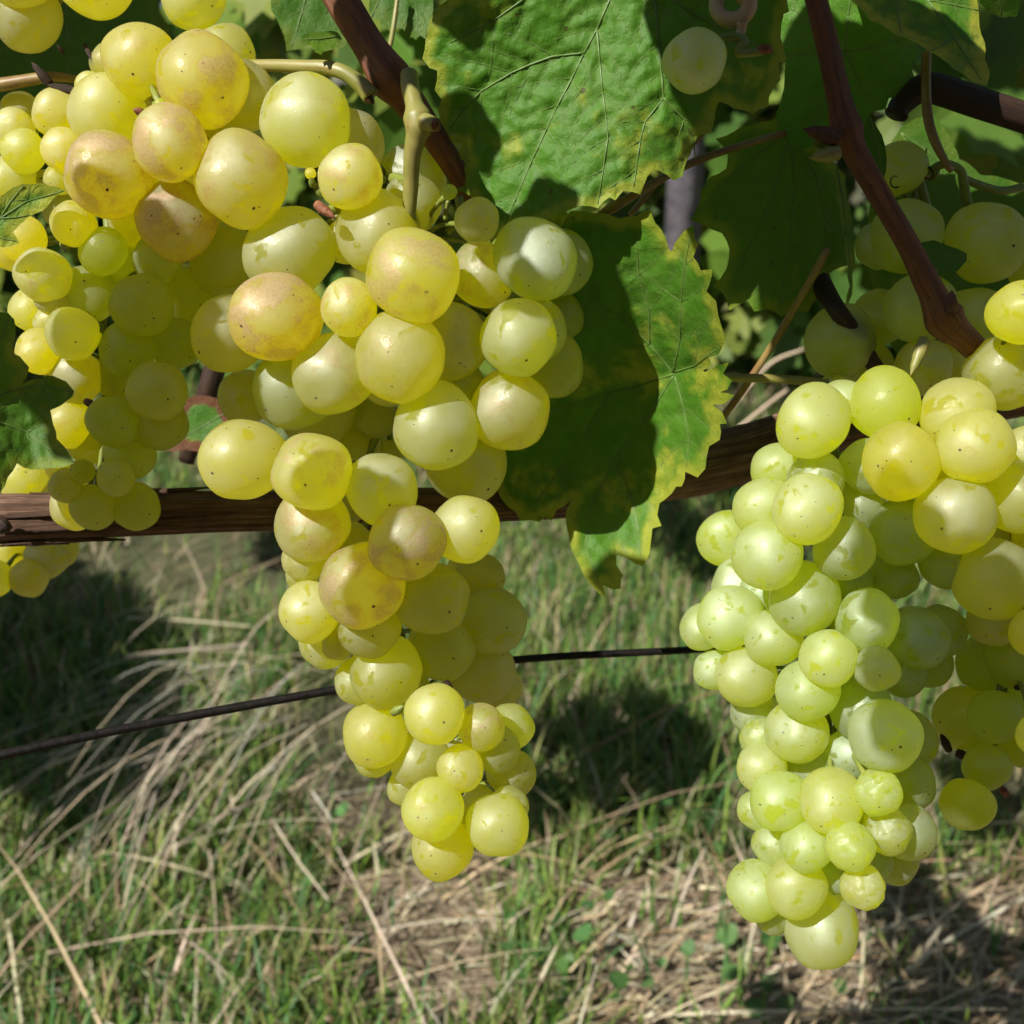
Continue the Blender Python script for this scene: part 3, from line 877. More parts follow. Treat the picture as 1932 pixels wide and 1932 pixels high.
# left edge leaf
leaf([(-10,588),(15,590),(27,603),(29,633),(24,655),(28,668),(37,672),(55,693),(50,713),(40,724),(62,716),(82,714),(85,708),(100,709),(125,720),(140,738),(137,748),(115,765),(95,774),
      (100,800),(107,828),(133,860),(140,874),(125,880),(90,883),(60,886),(32,874),(15,900),(0,930),(-40,950),(-120,860),(-130,700),(-80,600)],
     lambda x, y: 0.2585 + 0.00003 * x - 0.00003 * max(0, y) + 0.003 * math.sin(x / 40),
     [[(-120,770),(-40,760),(30,735),(80,725),(135,738)],[(-120,770),(-20,790),(50,815),(90,845),(138,872)],[(-120,770),(-60,700),(0,640),(20,600)],[(-120,770),(-40,850),(0,920)]],
     'lobed dark leaf crossing the left edge with a crinkled bright tip', (0.3, 0.0, 0.5), step=6, quilt=5.5, vein_r=2.2)
# little bright leaf
leaf([(-20,378),(0,372),(42,347),(62,348),(82,344),(90,350),(125,360),(108,368),(100,375),(80,398),(57,407),(40,422),(25,437),(30,446),(37,458),(7,467),(-20,462),(-60,440),(-60,390)],
     lambda x, y: 0.2625 + 0.00002 * x + 0.00003 * y,
     [[(-60,440),(0,412),(50,380),(120,360)],[(0,412),(20,380),(45,350)],[(0,412),(30,410),(55,406)],[(-60,440),(-20,445),(30,455)]],
     'small bright yellow green leaf tip at the left edge', (0.55, 0.0, 1.0), step=6, quilt=3, vein_r=1.7)
# top leaves between the left bunch and the big leaf
leaf([(505,-40),(512,20),(528,50),(540,96),(575,92),(610,98),(650,88),(668,60),(660,-40),(580,-60)], lambda x, y: 0.325 + 0.00002 * x,
     [[(590,-50),(570,20),(550,90)],[(590,-50),(620,20),(640,80)]], 'dark leaf behind the thick cane at the top', (0.2, 0.2, 0.4), step=9, quilt=3, side=True, vein_r=1.6)
leaf([(690,-40),(696,20),(704,36),(712,34),(722,52),(728,50),(738,62),(748,54),(760,54),(770,72),(778,70),(785,76),(792,66),(803,74),(806,60),(818,20),(825,-40),(750,-60)], lambda x, y: 0.318,
     [[(755,-50),(748,10),(745,60)],[(755,-50),(785,10),(788,70)],[(755,-50),(715,0),(700,34)]], 'dark toothed leaf hanging just right of the thick cane', (0.1, 0.1, 0.4), step=8, quilt=3, side=True, vein_r=1.5,
     petiole=[(752,-20,.314,4),(744,40,.314,5),(738,75,.313,5),(732,100,.312,5)])
leaf([(572,70),(585,62),(604,60),(624,58),(636,60),(646,74),(634,80),(628,92),(616,86),(606,104),(594,98),(588,86),(578,84)], lambda x, y: 0.268 + 0.00005 * x,
     [[(640,68),(600,74),(576,74)]], 'tiny bright jagged leaf left of the thick cane', (0.1, 0.0, 0.8), step=5, quilt=2, side=False, vein_r=1.3, tooth=0.03)
# small dark leaf beside right cane
leaf([(1641,212),(1652,235),(1664,255),(1670,275),(1673,300),(1672,322),(1666,340),(1656,322),(1649,305),(1640,298),(1636,285),(1630,262),(1619,252),(1628,246),(1634,236)], lambda x, y: 0.2815 + 0.00005 * y,
     [[(1641,220),(1655,270),(1666,335)]], 'narrow dark leaf right beside the cane joint', (0.0, 0.1, 0.45), step=6, quilt=2, side=False, vein_r=1.4)
leaf([(1722,468),(1740,457),(1762,453),(1785,462),(1808,470),(1824,478),(1824,492),(1806,512),(1788,514),(1770,508),(1752,496),(1738,482)], lambda x, y: 0.281 + 0.00004 * x,
     [[(1722,470),(1770,480),(1822,486)]], 'small oval dark green leaf in front of the dim shaded grapes', (0.0, 0.0, 0.35), step=6, quilt=2.5, side=False, vein_r=1.4)
# folded narrow leaf
leaf([(1578,312),(1584,325),(1592,350),(1597,390),(1608,430),(1612,470),(1608,520),(1601,572),(1596,575),(1603,540),(1600,500),(1594,450),(1586,400),(1580,360)], lambda x, y: 0.283 + 0.00006 * x,
     [[(1580,318),(1592,390),(1602,470),(1604,560)]], 'folded sliver of leaf hanging below the cane joint', (0.3, 0.0, 0.8), step=6, quilt=2, side=False, vein_r=1.4)
# deep shaded leaves behind the bunches
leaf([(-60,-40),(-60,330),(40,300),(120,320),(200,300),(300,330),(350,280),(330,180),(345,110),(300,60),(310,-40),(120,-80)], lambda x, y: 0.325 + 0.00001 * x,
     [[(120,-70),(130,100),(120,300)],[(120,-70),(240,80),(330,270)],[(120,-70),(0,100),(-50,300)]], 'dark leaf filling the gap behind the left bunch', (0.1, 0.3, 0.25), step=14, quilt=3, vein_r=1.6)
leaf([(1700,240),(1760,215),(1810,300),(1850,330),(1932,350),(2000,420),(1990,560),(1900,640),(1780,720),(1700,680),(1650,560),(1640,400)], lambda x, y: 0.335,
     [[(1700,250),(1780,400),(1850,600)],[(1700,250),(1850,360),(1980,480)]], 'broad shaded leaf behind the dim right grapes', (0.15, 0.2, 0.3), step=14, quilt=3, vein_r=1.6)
leaf([(345,760),(370,745),(410,752),(440,790),(430,830),(395,852),(350,848),(310,850),(290,846),(320,815)], lambda x, y: 0.37,
     [[(440,770),(390,800),(320,840)]], 'blurred green and red leaf between the left and middle bunches', (0.8, 1.0, 0.6), step=9, quilt=2.5, side=False, vein_r=1.4)
leaf([(1018,420),(1030,402),(1066,396),(1085,440),(1095,480),(1060,470)], lambda x, y: 0.30, [[(1030,410),(1085,460)]],
     'small yellow piece of leaf peeking above the greenish middle grape', (1.0, 0.0, 0.8), step=7, quilt=2, side=False, vein_r=1.3)

# ------------------------------------------------------------------ canes, stalks, cordon
def bark_bump(seed, amp=0.05, knots=(), fine=0.05):
    def f(a, L, t):
        x = math.cos(a), math.sin(a)
        v = 1 + amp * noise.noise((x[0] * 1.3 + seed, x[1] * 1.3, L * 30)) + fine * noise.noise((x[0] * 5 + seed, x[1] * 5, L * 12))
        for (k, w, h) in knots:
            v += h * math.exp(-((t - k) / w) ** 2)
        return v
    return f

def cane(name, label, cat, pts, mat, sides=20, n=10, bump=None, extra=None):
    P = [(at(x, y, d), r * d / FD) for x, y, d, r in pts]
    org = P[0][0].copy()
    root = empty(name, org, label, cat)
    G = Geo(); G.tube(P, sides, n, bump=bump, org=org)
    link_mesh('bark', G.mesh('bark'), mat, root)
    return root, org

def bud(root, org, base, tip, d0, d1, r, mat=None, name='bud'):
    p0 = at(*base, d0); p1 = at(*tip, d1)
    rm = r * d0 / FD
    G = Geo()
    G.tube([(p0, rm * 0.9), (p0.lerp(p1, .35), rm * 1.05), (p0.lerp(p1, .7), rm * .7), (p1, rm * 0.12)], 12, 5, bump=bark_bump(r, .12, (), .10), org=org)
    return link_mesh(name, G.mesh(name), mat or M_bud, root)

# thick cane in the middle top
r1, o1 = cane('vine_cane', 'thick dark red cane slanting down behind the large sunlit leaf', 'vine cane',
     [(600,-80,.279,33),(645,0,.278,32),(690,75,.277,31),(735,145,.276,37),(770,190,.277,31),(810,245,.279,26),(850,305,.282,23),(890,370,.286,22)],
     M_cane, 24, 12, bark_bump(1, .05, [(0.44, .06, .12)]))
bud(r1, o1, (688, 178), (706, 196), .272, .271, 9)
# right slanting cane
r2, o2 = cane('vine_cane', 'long red brown cane slanting across the upper right', 'vine cane',
     [(1520,-80,.270,20),(1540,0,.270,21),(1562,90,.271,22),(1582,180,.271,23),(1597,245,.272,29),(1615,290,.273,23),(1660,370,.274,21),(1712,460,.275,21),(1752,540,.276,24),(1785,605,.277,33),(1822,640,.279,24),(1870,690,.283,21),(1930,760,.288,20)],
     M_cane, 24, 10, bark_bump(2, .06, [(0.335, .02, .10), (0.74, .02, .12)]))
bud(r2, o2, (1580, 262), (1516, 243), .268, .266, 15)
bud(r2, o2, (1582, 288), (1528, 298), .269, .268, 15, M_ped, 'bud_scale')
bud(r2, o2, (1793, 588), (1796, 548), .270, .269, 13)
bud(r2, o2, (1745, 640), (1718, 708), .272, .270, 12, M_ped, 'stalk_stub')
r3, o3 = cane('vine_cane', 'dark cane at the right edge running behind the yellow rimmed leaf', 'vine cane',
     [(1690,218,.297,19),(1702,196,.297,22),(1740,165,.296,25),(1770,168,.296,28),(1850,195,.298,28),(1932,222,.300,28),(2010,250,.302,28)],
     M_darkcane, 20, 8, bark_bump(3, .05, [(0.02, .03, .2)]))
G = Geo(); G.tube([(at(x, y, d), r * d / FD) for x, y, d, r in [(1748,100,.288,9),(1747,150,.288,9),(1750,215,.288,9.5),(1762,262,.288,9),(1785,308,.289,7),(1795,322,.29,6)]], 10, 8)
tag(link_mesh('leaf_stalk', G.mesh('leaf_stalk'), M_petred), 'dull grey pink stalk hanging under the yellow rimmed leaf', 'leaf stalk')
cane('vine_cane', 'short black brown cane stub in deep shade above the pale green bunch', 'vine cane',
     [(1500,430,.335,16),(1535,500,.322,18),(1556,548,.308,19),(1580,585,.298,17),(1612,632,.299,17),(1650,690,.306,15),(1700,760,.316,14)], M_darkcane, 14, 6, bark_bump(4, .08))
cane('vine_cane', 'dark cane seen in the gap between the left and middle bunches', 'vine cane',
     [(455,520,.372,20),(420,640,.374,21),(395,730,.376,20),(372,800,.380,18),(352,870,.384,16)], M_darkcane, 14, 6, bark_bump(5, .08))
# leaf stalks
def stalk(label, pts, mat, name='leaf_stalk', cat='leaf stalk'):
    org = at(*pts[0][:3])
    G = Geo(); G.tube([(at(x, y, d), r * d / FD) for x, y, d, r in pts], 10, 8, bump=bark_bump(len(label), .05), org=org)
    o = link_mesh(name, G.mesh(name), mat); o.location = org
    return tag(o, label, cat)
stalk('pale stalk turning red under the large sunlit leaf', [(1086,442,.286,8),(1128,410,.284,8),(1160,388,.283,11),(1180,378,.283,9),(1201,365,.283,8),(1240,342,.286,7.5),(1303,308,.290,7.5),(1366,285,.293,7),(1449,260,.297,7),(1480,252,.299,6)], M_petred)
stalk('thin dark red stalk crossing behind the pale stalk', [(1190,405,.30,6),(1241,342,.302,6),(1290,290,.304,6),(1340,235,.306,6)], M_petred)
stalk('thin red stalk slanting down beside the dark olive leaf', [(1560,470,.296,7),(1551,490,.296,8),(1500,580,.303,7.5),(1449,664,.31,7),(1405,730,.315,7),(1362,790,.32,7)], M_petred)

# horizontal cordon of old wood
def rough_bark(seed):
    def f(a, L, t):
        x, y = math.cos(a), math.sin(a)
        v = 1 + 0.10 * noise.noise((x * 1.2 + seed, y * 1.2, L * 18))
        v += 0.16 * abs(noise.noise((x * 5.5 + seed, y * 5.5, L * 9)))
        v += 0.07 * noise.noise((x * 10 + seed, y * 10, L * 14)) - 0.05 * max(0, noise.noise((x * 16, y * 16 + seed, L * 22)))
        v -= 0.10 * max(0, 0.12 - abs(noise.noise((x * 3.0, y * 3.0 + seed, L * 7)))) / 0.12
        return v
    return f
P = [(at(x, y, d), r * d / FD) for x, y, d, r in [(-900,1060,.292,44),(-450,1020,.296,45),(-120,995,.300,46),(0,980,.300,45),(120,976,.301,40),(280,970,.303,38),(430,966,.305,36),(560,963,.307,36),(760,957,.312,35),(930,950,.318,33),
     (1080,930,.326,42),(1200,905,.330,46),(1320,878,.334,54),(1410,855,.336,52),(1520,820,.338,50),(1700,780,.342,45),(1950,740,.348,42)]]
org = P[0][0].copy()
cord = empty('vine_cordon', org, 'rough brown horizontal vine trunk running behind the bunches', 'vine trunk')
G = Geo(); G.tube(P, 72, 26, bump=rough_bark(1), org=org)
link_mesh('bark', G.mesh('bark'), M_bark, cord)
# loose bark strips lying on the cordon
for k in range(16):
    i = random.uniform(1.6, 8.0)
    j = int(i); f = i - j
    p0, r0 = P[j][0].lerp(P[j + 1][0], f), P[j][1] * (1 - f) + P[j + 1][1] * f
    ang = random.uniform(-1.2, 2.2)
    dirv = (P[j + 1][0] - P[j][0]).normalized()
    side = dirv.cross(Vector((0, 0, 1))).normalized()
    nrm = (-side if side.y > 0 else side)
    nrm = (nrm * math.cos(ang) + Vector((0, 0, 1)) * math.sin(ang)).normalized()
    L = random.uniform(0.012, 0.035)
    G = Geo()
    w = random.uniform(0.0005, 0.0011)
    G.tube([(p0 + dirv * (L * (t - .5)) + nrm * (r0 * 1.10 + 0.0006 * (t - .5) ** 2 * 4), w * (1 - .7 * abs(t - .5) * 2)) for t in (0, .25, .5, .75, 1)], 6, 4, org=org)
    link_mesh('bark_strip', G.mesh('bark_strip'), M_bark, cord)
bud(cord, org, (12, 985), (-10, 1003), .290, .288, 18, M_darkcane, 'knot')

# trellis wire
P = [(at(x, y, d), r * d / FD) for x, y, d, r in [(-900,1700,.250,11.5),(-450,1560,.262,11),(-200,1475,.272,10.5),(0,1425,.282,10),(300,1362,.298,9),(640,1300,.315,8.2),(950,1247,.328,7.4),(1310,1226,.345,7),(1500,1212,.353,6),(1700,1195,.36,6),(2100,1165,.375,6)]]
G = Geo(); G.tube(P, 10, 14, bump=bark_bump(9, .10, (), .08), org=P[0][0])
o = link_mesh('trellis_wire', G.mesh('trellis_wire'), M_wire); o.location = P[0][0]
tag(o, 'thin black trellis wire rising to the right behind the bunches', 'wire')

# forked stalk of the middle bunch (part of it)
rA = bunch_root['A']; hA = rA.location
G = Geo(); G.tube([(at(x, y, d), r * d / FD) for x, y, d, r in [(772,142,.2665,17),(774,165,.264,18),(781,195,.2615,17),(787,222,.261,27),(789,240,.261,26),(783,265,.262,19),(777,300,.264,16),(775,345,.267,15),(772,400,.270,13),(768,440,.274,12)]], 16, 8, bump=bark_bump(6, .05), org=hA)
link_mesh('stalk', G.mesh('stalk'), M_ped, rA)
G = Geo(); p0 = at(800, 230, .2585); p1 = at(826, 236, .256)
G.tube([(p0, 17 * K0), (p0.lerp(p1, .6), 14 * K0), (p0.lerp(p1, .85), 13 * K0)], 12, 4, bump=bark_bump(3, .1, (), .1), org=hA)
link_mesh('side_knob', G.mesh('side_knob'), M_ped, rA)
G = Geo(); G.tube([(p0.lerp(p1, .8), 12 * K0), (p0.lerp(p1, 1.0), 9.5 * K0), (p0.lerp(p1, .98), 3 * K0)], 12, 2, bump=bark_bump(4, .25, (), .3), org=hA)
link_mesh('scar', G.mesh('scar'), M_scab, rA)
G = Geo()
G.tube([(at(845,378,.272), 5 * K0), (at(842,395,.273), 4.5 * K0), (at(840,415,.274), 4.5 * K0)], 8, 4, org=hA)
G.tube([(at(866,372,.275), 9 * K0), (at(868,395,.275), 7 * K0), (at(876,408,.276), 6 * K0), (at(860,424,.277), 8 * K0), (at(846,436,.279), 8 * K0)], 8, 5, org=hA)
link_mesh('side_stem', G.mesh('side_stem'), M_rachis, rA)
rB = bunch_root['B']; hB = rB.location
G = Geo(); G.tube([(at(x, y, d), r * d / FD) for x, y, d, r in [(700,182,.272,17),(680,160,.272,16),(650,138,.272,14.5),(615,128,.273,13.5),(570,126,.275,12.5),(500,124,.279,11.5),(440,128,.284,11),(380,150,.29,10)]], 14, 8, bump=bark_bump(8, .05), org=hB)
link_mesh('stalk', G.mesh('stalk'), M_ped, rB)
G = Geo(); G.tube([(at(x, y, d), r * d / FD) for x, y, d, r in [(-60,165,.292,13),(0,160,.292,12.5),(60,150,.292,11),(100,145,.292,9),(150,150,.294,7)]], 12, 8, org=hB)
link_mesh('side_stem', G.mesh('side_stem'), M_petred, rB)
# dried flower remains and undeveloped berries between the grapes
def stub(root, p, q, d, r, mat):
    o0 = root.location
    G = Geo(); a_, b_ = at(*p, d), at(*q, d - .002)
    G.tube([(a_, r * K0), (a_.lerp(b_, .4), r * 1.2 * K0), (a_.lerp(b_, .75), r * .8 * K0), (b_, r * .2 * K0)], 8, 3, bump=bark_bump(r, .2, (), .15), org=o0)
    link_mesh('dried_stub', G.mesh('dried_stub'), mat, root)
for p, q, d, r, m in [((598, 385), (632, 412), .262, 9, M_scab), ((612, 372), (590, 345), .268, 8, M_rachis), ((590, 352), (586, 332), .266, 6, M_rachis), ((640, 395), (600, 400), .270, 9, M_rachis),
                      ((850, 1290), (800, 1325), .272, 10, M_darkcane), ((742, 1345), (762, 1332), .272, 8, M_rachis), ((1010, 540), (1000, 560), .285, 6, M_rachis)]:
    stub(rA, p, q, d, r, m)
for p, q, d, r, m in [((272, 215), (252, 206), .262, 7, M_scab), ((120, 100), (108, 85), .285, 5, M_darkcane), ((96, 160), (60, 118), .288, 9, M_darkcane), ((150, 175), (90, 160), .289, 9, M_darkcane), ((160, 85), (178, 120), .288, 5, M_darkcane), ((118, 460), (128, 478), .274, 7, M_rachis), ((182, 612), (190, 628), .276, 6, M_rachis), ((162, 757), (180, 765), .278, 7, M_bud)]:
    stub(rB, p, q, d, r, m)
o = bpy.data.objects.new('grape', BERRY[1]); col.objects.link(o); o.parent = rA
o.location = at(586, 327, .2645) - rA.location; o.scale = (11 * K0,) * 3; o.color = (.9, .1, .1, 1); o['label'] = 'tiny yellow undeveloped berry'
for p, q, d, r, m in [((1790, 1415), (1775, 1385), .29, 8, M_darkcane), ((1805, 1420), (1830, 1430), .292, 9, M_darkcane), ((1930, 1290), (1915, 1300), .282, 8, M_darkcane), ((1900, 1500), (1885, 1480), .287, 7, M_scab)]:
    stub(bunch_root['D'], p, q, d, r, m)

# bare stems above the dim bunch
rE = bunch_root['E']; hE = rE.location
G = Geo()
G.tube([(at(x, y, d), r * d / FD) for x, y, d, r in [(1752,330,.298,8),(1768,314,.296,8),(1790,310,.295,8),(1812,322,.295,8),(1818,345,.296,9),(1828,400,.30,9)]], 10, 6, org=hE)
G.tube([(at(x, y, d), r * d / FD) for x, y, d, r in [(1815,335,.296,7),(1850,350,.298,8),(1890,360,.30,8),(1932,352,.302,8)]], 10, 6, org=hE)
G.tube([(at(x, y, d), r * d / FD) for x, y, d, r in [(1700,370,.298,10),(1720,345,.298,11),(1752,330,.298,9)]], 10, 6, org=hE)
link_mesh('side_stem', G.mesh('side_stem'), M_rachis, rE)

# ------------------------------------------------------------------ single grape on its curly stem, in front of the large leaf
hz = 0.2535
gp = at(1390, 85, hz)
gr = empty('single_grape', gp, 'lone pale grape on a curled stem in front of the large leaf', 'grape')
o = bpy.data.objects.new('grape', BERRY[2]); col.objects.link(o); o.parent = gr
rm = 58 * hz / FD
o.location = at(1311, 115, hz) - gp; o.scale = (rm, rm, rm); o.color = (.45, .05, .42, 1); o.rotation_euler = (1.2, .4, 2)
G = Geo()
G.tube([(at(x, y, d), r * d / FD) for x, y, d, r in [(1352,78,hz,9),(1368,70,hz,8),(1390,70,hz,10),(1402,80,hz,11),(1392,98,hz,9),(1412,100,hz,8),(1440,96,hz,8)]], 10, 6, bump=bark_bump(2, .12), org=gp)
link_mesh('stem', G.mesh('stem'), M_rachis, gr)
G = Geo()
G.tube([(at(1432,95,hz), 8 * K0), (at(1445,92,hz - .001), 9 * K0), (at(1455,96,hz), 5 * K0)], 10, 4, bump=bark_bump(5, .2), org=gp)
link_mesh('scar', G.mesh('scar'), M_scab, gr)
G = Geo()
G.tube([(at(1380 + (33 - 1.2 * a) * math.cos(a), 8 + (31 - 1.2 * a) * math.sin(a), hz - .001 + .0009 * a), (15 - .5 * a) * K0) for a in [x * .4 - 1.6 for x in range(20)]], 12, 3, bump=bark_bump(4, .10), org=gp)
G.tube([(at(1390,70,hz), 9 * K0), (at(1398,58,hz), 9 * K0), (at(1400,40,hz - .001), 10 * K0)], 10, 4, org=gp)
link_mesh('tendril', G.mesh('tendril'), make_stem_mat('pale_tendril', (.40, .33, .18), (.46, .30, .20), (.36, .16, .14)), gr)

# dark curled tendril by the dim bunch
G = Geo()
G.tube([(at(1746 + dx, 302 + dy, .2945 + dz), w * K0) for dx, dy, dz, w in [(2,-22,0,1.6),(0,-4,0,2.2),(-3,6,0,3.2),(2,14,-.0005,2.4),(10,16,-.001,2),(14,26,-.001,1.8),(9,36,-.0005,1.6),(0,34,0,1.4),(1,24,.0004,1.2)]], 6, 5)
G.tube([(at(1746 + dx, 302 + dy, .2945 + dz), w * K0) for dx, dy, dz, w in [(-3,6,0,2.6),(-12,8,-.0004,2),(-22,16,-.0004,1.3)]], 6, 5)
G.tube([(at(1690 + 10 * math.cos(a), 343 + 11 * math.sin(a), .2875 + .0007 * a), (2.2 - .25 * a) * K0) for a in [x * .5 + 1 for x in range(9)]], 6, 3)
tag(link_mesh('dry_tendril', G.mesh('dry_tendril'), M_darkcane), 'tiny black dried tendril curling above the dim grapes', 'tendril')

# ------------------------------------------------------------------ grass, straw, far rows
class Strips:
    def __init__(self): self.v = []; self.f = []; self.c = []
    def blade(self, base, tip, sag, w, colr, segs=3, side=None):
        d = tip - base
        if side is None:
            side = Vector((d.y, -d.x, 0))
            if side.length < 1e-6: side = Vector((1, 0, 0))
            side = (side.normalized() + Vector((random.uniform(-.5, .5), random.uniform(-.5, .5), random.uniform(-.3, .3)))).normalized()
        b0 = len(self.v)
        for i in range(segs + 1):
            t = i / segs
            p = base + d * t + sag * (4 * t * (1 - t))
            ww = w * (1 - 0.85 * t ** 1.6)
            self.v.append(p - side * ww); self.v.append(p + side * ww)
            self.c.append(colr); self.c.append(colr)
        for i in range(segs):
            a = b0 + 2 * i
            self.f.append((a, a + 1, a + 3, a + 2))
    def poly(self, c, n, u, size, shape, colr):
        b0 = len(self.v)
        v = n.cross(u)
        for (x, y) in shape:
            self.v.append(c + (u * x + v * y) * size + n * size * 0.18 * (x * x))
            self.c.append(colr)
        self.f.append(tuple(range(b0, b0 + len(shape))))
    def build(self, name, mat, smooth=False):
        me = bpy.data.meshes.new(name)
        me.from_pydata([tuple(v) for v in self.v], [], self.f)
        ca = me.color_attributes.new('tint', 'FLOAT_COLOR', 'POINT')
        arr = np.array([(*c, 1) for c in self.c], dtype=np.float32).ravel()
        ca.data.foreach_set('color', arr)
        return link_mesh(name, me, mat, None, smooth)

def vary(c, s=0.25):
    k = 1 + random.uniform(-s, s)
    return (c[0] * k * (1 + random.uniform(-.12, .12)), c[1] * k, c[2] * k * (1 + random.uniform(-.12, .12)))

GREENS = [(0.12, 0.24, 0.045), (0.19, 0.30, 0.055), (0.075, 0.19, 0.055), (0.28, 0.33, 0.10)]
TANS = [(0.47, 0.40, 0.26), (0.38, 0.30, 0.19), (0.58, 0.51, 0.37), (0.28, 0.20, 0.12)]

S = Strips()
n_bl = 0
while n_bl < 88000:
    y = 0.45 + 3.2 * random.random() ** 1.7
    x = random.uniform(-1, 1) * (0.36 + 0.66 * y)
    m = noise.noise((x * 3.2, y * 3.2, 9.0)) + 0.6 * noise.noise((x * 9, y * 9, 3.0))
    bare = 0.0
    if y < 0.80: bare = 0.2
    if y < 0.80 and x > 0.05: bare = 0.95
    if m < -0.35 + bare and random.random() < 0.92: continue
    n_bl += 1
    h = random.uniform(0.02, 0.07) * (1 + 0.35 * m) * (0.75 if y < 0.8 else 1.0)
    a = random.uniform(0, 6.28)
    lean = random.uniform(0.1, 1.1)
    tip = Vector((x + math.cos(a) * h * lean, y + math.sin(a) * h * lean, h))
    dry = random.random() < 0.17 + 0.25 * max(0, -m)
    c = vary(random.choice(TANS if dry else GREENS))
    S.blade(Vector((x, y, ground_z(x, y) - .004)), tip + Vector((0, 0, ground_z(x, y))), Vector((0, 0, h * .18)), random.uniform(.0008, .0022), c)
tag(S.build('grass', M_blade), kind='stuff')

S = Strips()
for k in range(2800):
    y = 0.45 + 2.6 * random.random() ** 1.8
    x = random.uniform(-1, 1) * (0.25 + 0.60 * y)
    L = random.uniform(0.03, 0.14) if random.random() < .9 else random.uniform(.15, .35)
    a = random.gauss(0.3, 0.9)
    z0 = ground_z(x, y) + random.uniform(0.0, 0.035)
    d = Vector((math.cos(a), math.sin(a), random.uniform(-.05, .35)))
    b0 = Vector((x, y, z0)) - d * L * .5
    b0.z = max(b0.z, ground_z(x, y))
    S.blade(b0, b0 + d * L, Vector((0, 0, L * random.uniform(.0, .12))), random.uniform(.0006, .0016), vary(random.choice(TANS)), 4)
# fans of long bent straw at the left
for k in range(75):
    x0 = random.gauss(470, 90); y0 = random.gauss(1330, 70)
    a = random.uniform(2.05, 3.25)
    L = random.uniform(160, 520)
    x1 = x0 + math.cos(a) * L; y1 = y0 + math.sin(a) * L
    p0 = ground_at(x0, y0, random.uniform(.02, .06)); p1 = ground_at(x1, y1, random.uniform(.02, .13))
    S.blade(p0, p1, Vector((0, 0, random.uniform(.0, .05))), random.uniform(.0005, .0011), vary((0.60, 0.53, 0.41)), 6)
# short chopped litter on the bare strip
for k in range(5000):
    y = random.uniform(.48, .86)
    x = random.uniform(-1, 1) * (0.2 + 0.6 * y)
    if x < 0.0 and random.random() < 0.65: continue
    L = random.uniform(0.008, 0.05)
    a = random.gauss(0.1, 0.6)
    z0 = ground_z(x, y) + random.uniform(0.001, 0.008)
    d = Vector((math.cos(a), math.sin(a), random.uniform(-.1, .2)))
    b0 = Vector((x, y, z0))
    S.blade(b0, b0 + d * L, Vector((0, 0, L * .05)), random.uniform(.0006, .0018), vary(random.choice(TANS), .35), 2)
tag(S.build('dry_straw', M_straw), kind='stuff')

# ground herbs: small round leaves in the grass
S = Strips()
ROUND = [(math.cos(a) * (1 + .12 * math.cos(3 * a)), math.sin(a) * .8) for a in [i * 2 * math.pi / 10 for i in range(10)]]
for k in range(700):
    y = 0.62 + 2.4 * random.random() ** 1.7
    x = random.uniform(-1, 1) * (0.22 + 0.6 * y)
    if noise.noise((x * 4, y * 4, 5)) < 0.05: continue
    n = Vector((random.uniform(-.5, .5), random.uniform(-.7, .3), 1)).normalized()
    u = n.orthogonal().normalized()
    S.poly(Vector((x, y, ground_z(x, y) + random.uniform(.01, .05))), n, u, random.uniform(.004, .010), ROUND, vary((0.10, 0.21, 0.06)))
tag(S.build('ground_herbs', M_blade), kind='stuff')

# long dry stalks one can follow
STK = [[(0,1395),(110,1352),(218,1321),(362,1301)],[(52,1411),(175,1348),(325,1323)],[(87,1449),(212,1391),(312,1328)],[(240,1166),(360,1172),(483,1183)],[(240,1240),(360,1226),(483,1216)],
 [(330,1275),(400,1258),(483,1248)],[(195,1460),(240,1388)],[(272,1449),(350,1356)],[(0,1671),(165,1549),(357,1444)],[(0,1809),(140,1666),(220,1514)],[(207,1449),(150,1609),(136,1662)],
 [(282,1449),(252,1589),(235,1666)],[(382,1449),(325,1589),(305,1649)],[(190,1859),(300,1741),(400,1656)],[(250,1819),(325,1871),(385,1932)],[(395,1604),(405,1700),(410,1799)],[(0,1764),(32,1779),(95,1781)],
 [(728,1464),(658,1634),(638,1699)],[(515,1549),(560,1620),(620,1699)],[(590,1494),(628,1551)],[(966,1834),(1041,1836),(1126,1819)],[(1296,1884),(1366,1932)],[(1371,783),(1449,690),(1519,658)],
 [(1391,810),(1449,763),(1486,735)],[(20,1500),(160,1400),(330,1365)],[(100,1540),(250,1470),(400,1430)],[(60,1620),(240,1500),(420,1400)],[(150,1600),(220,1560),(330,1490)],[(330,1600),(420,1540),(560,1480)],[(1160,1780),(1210,1830)]]
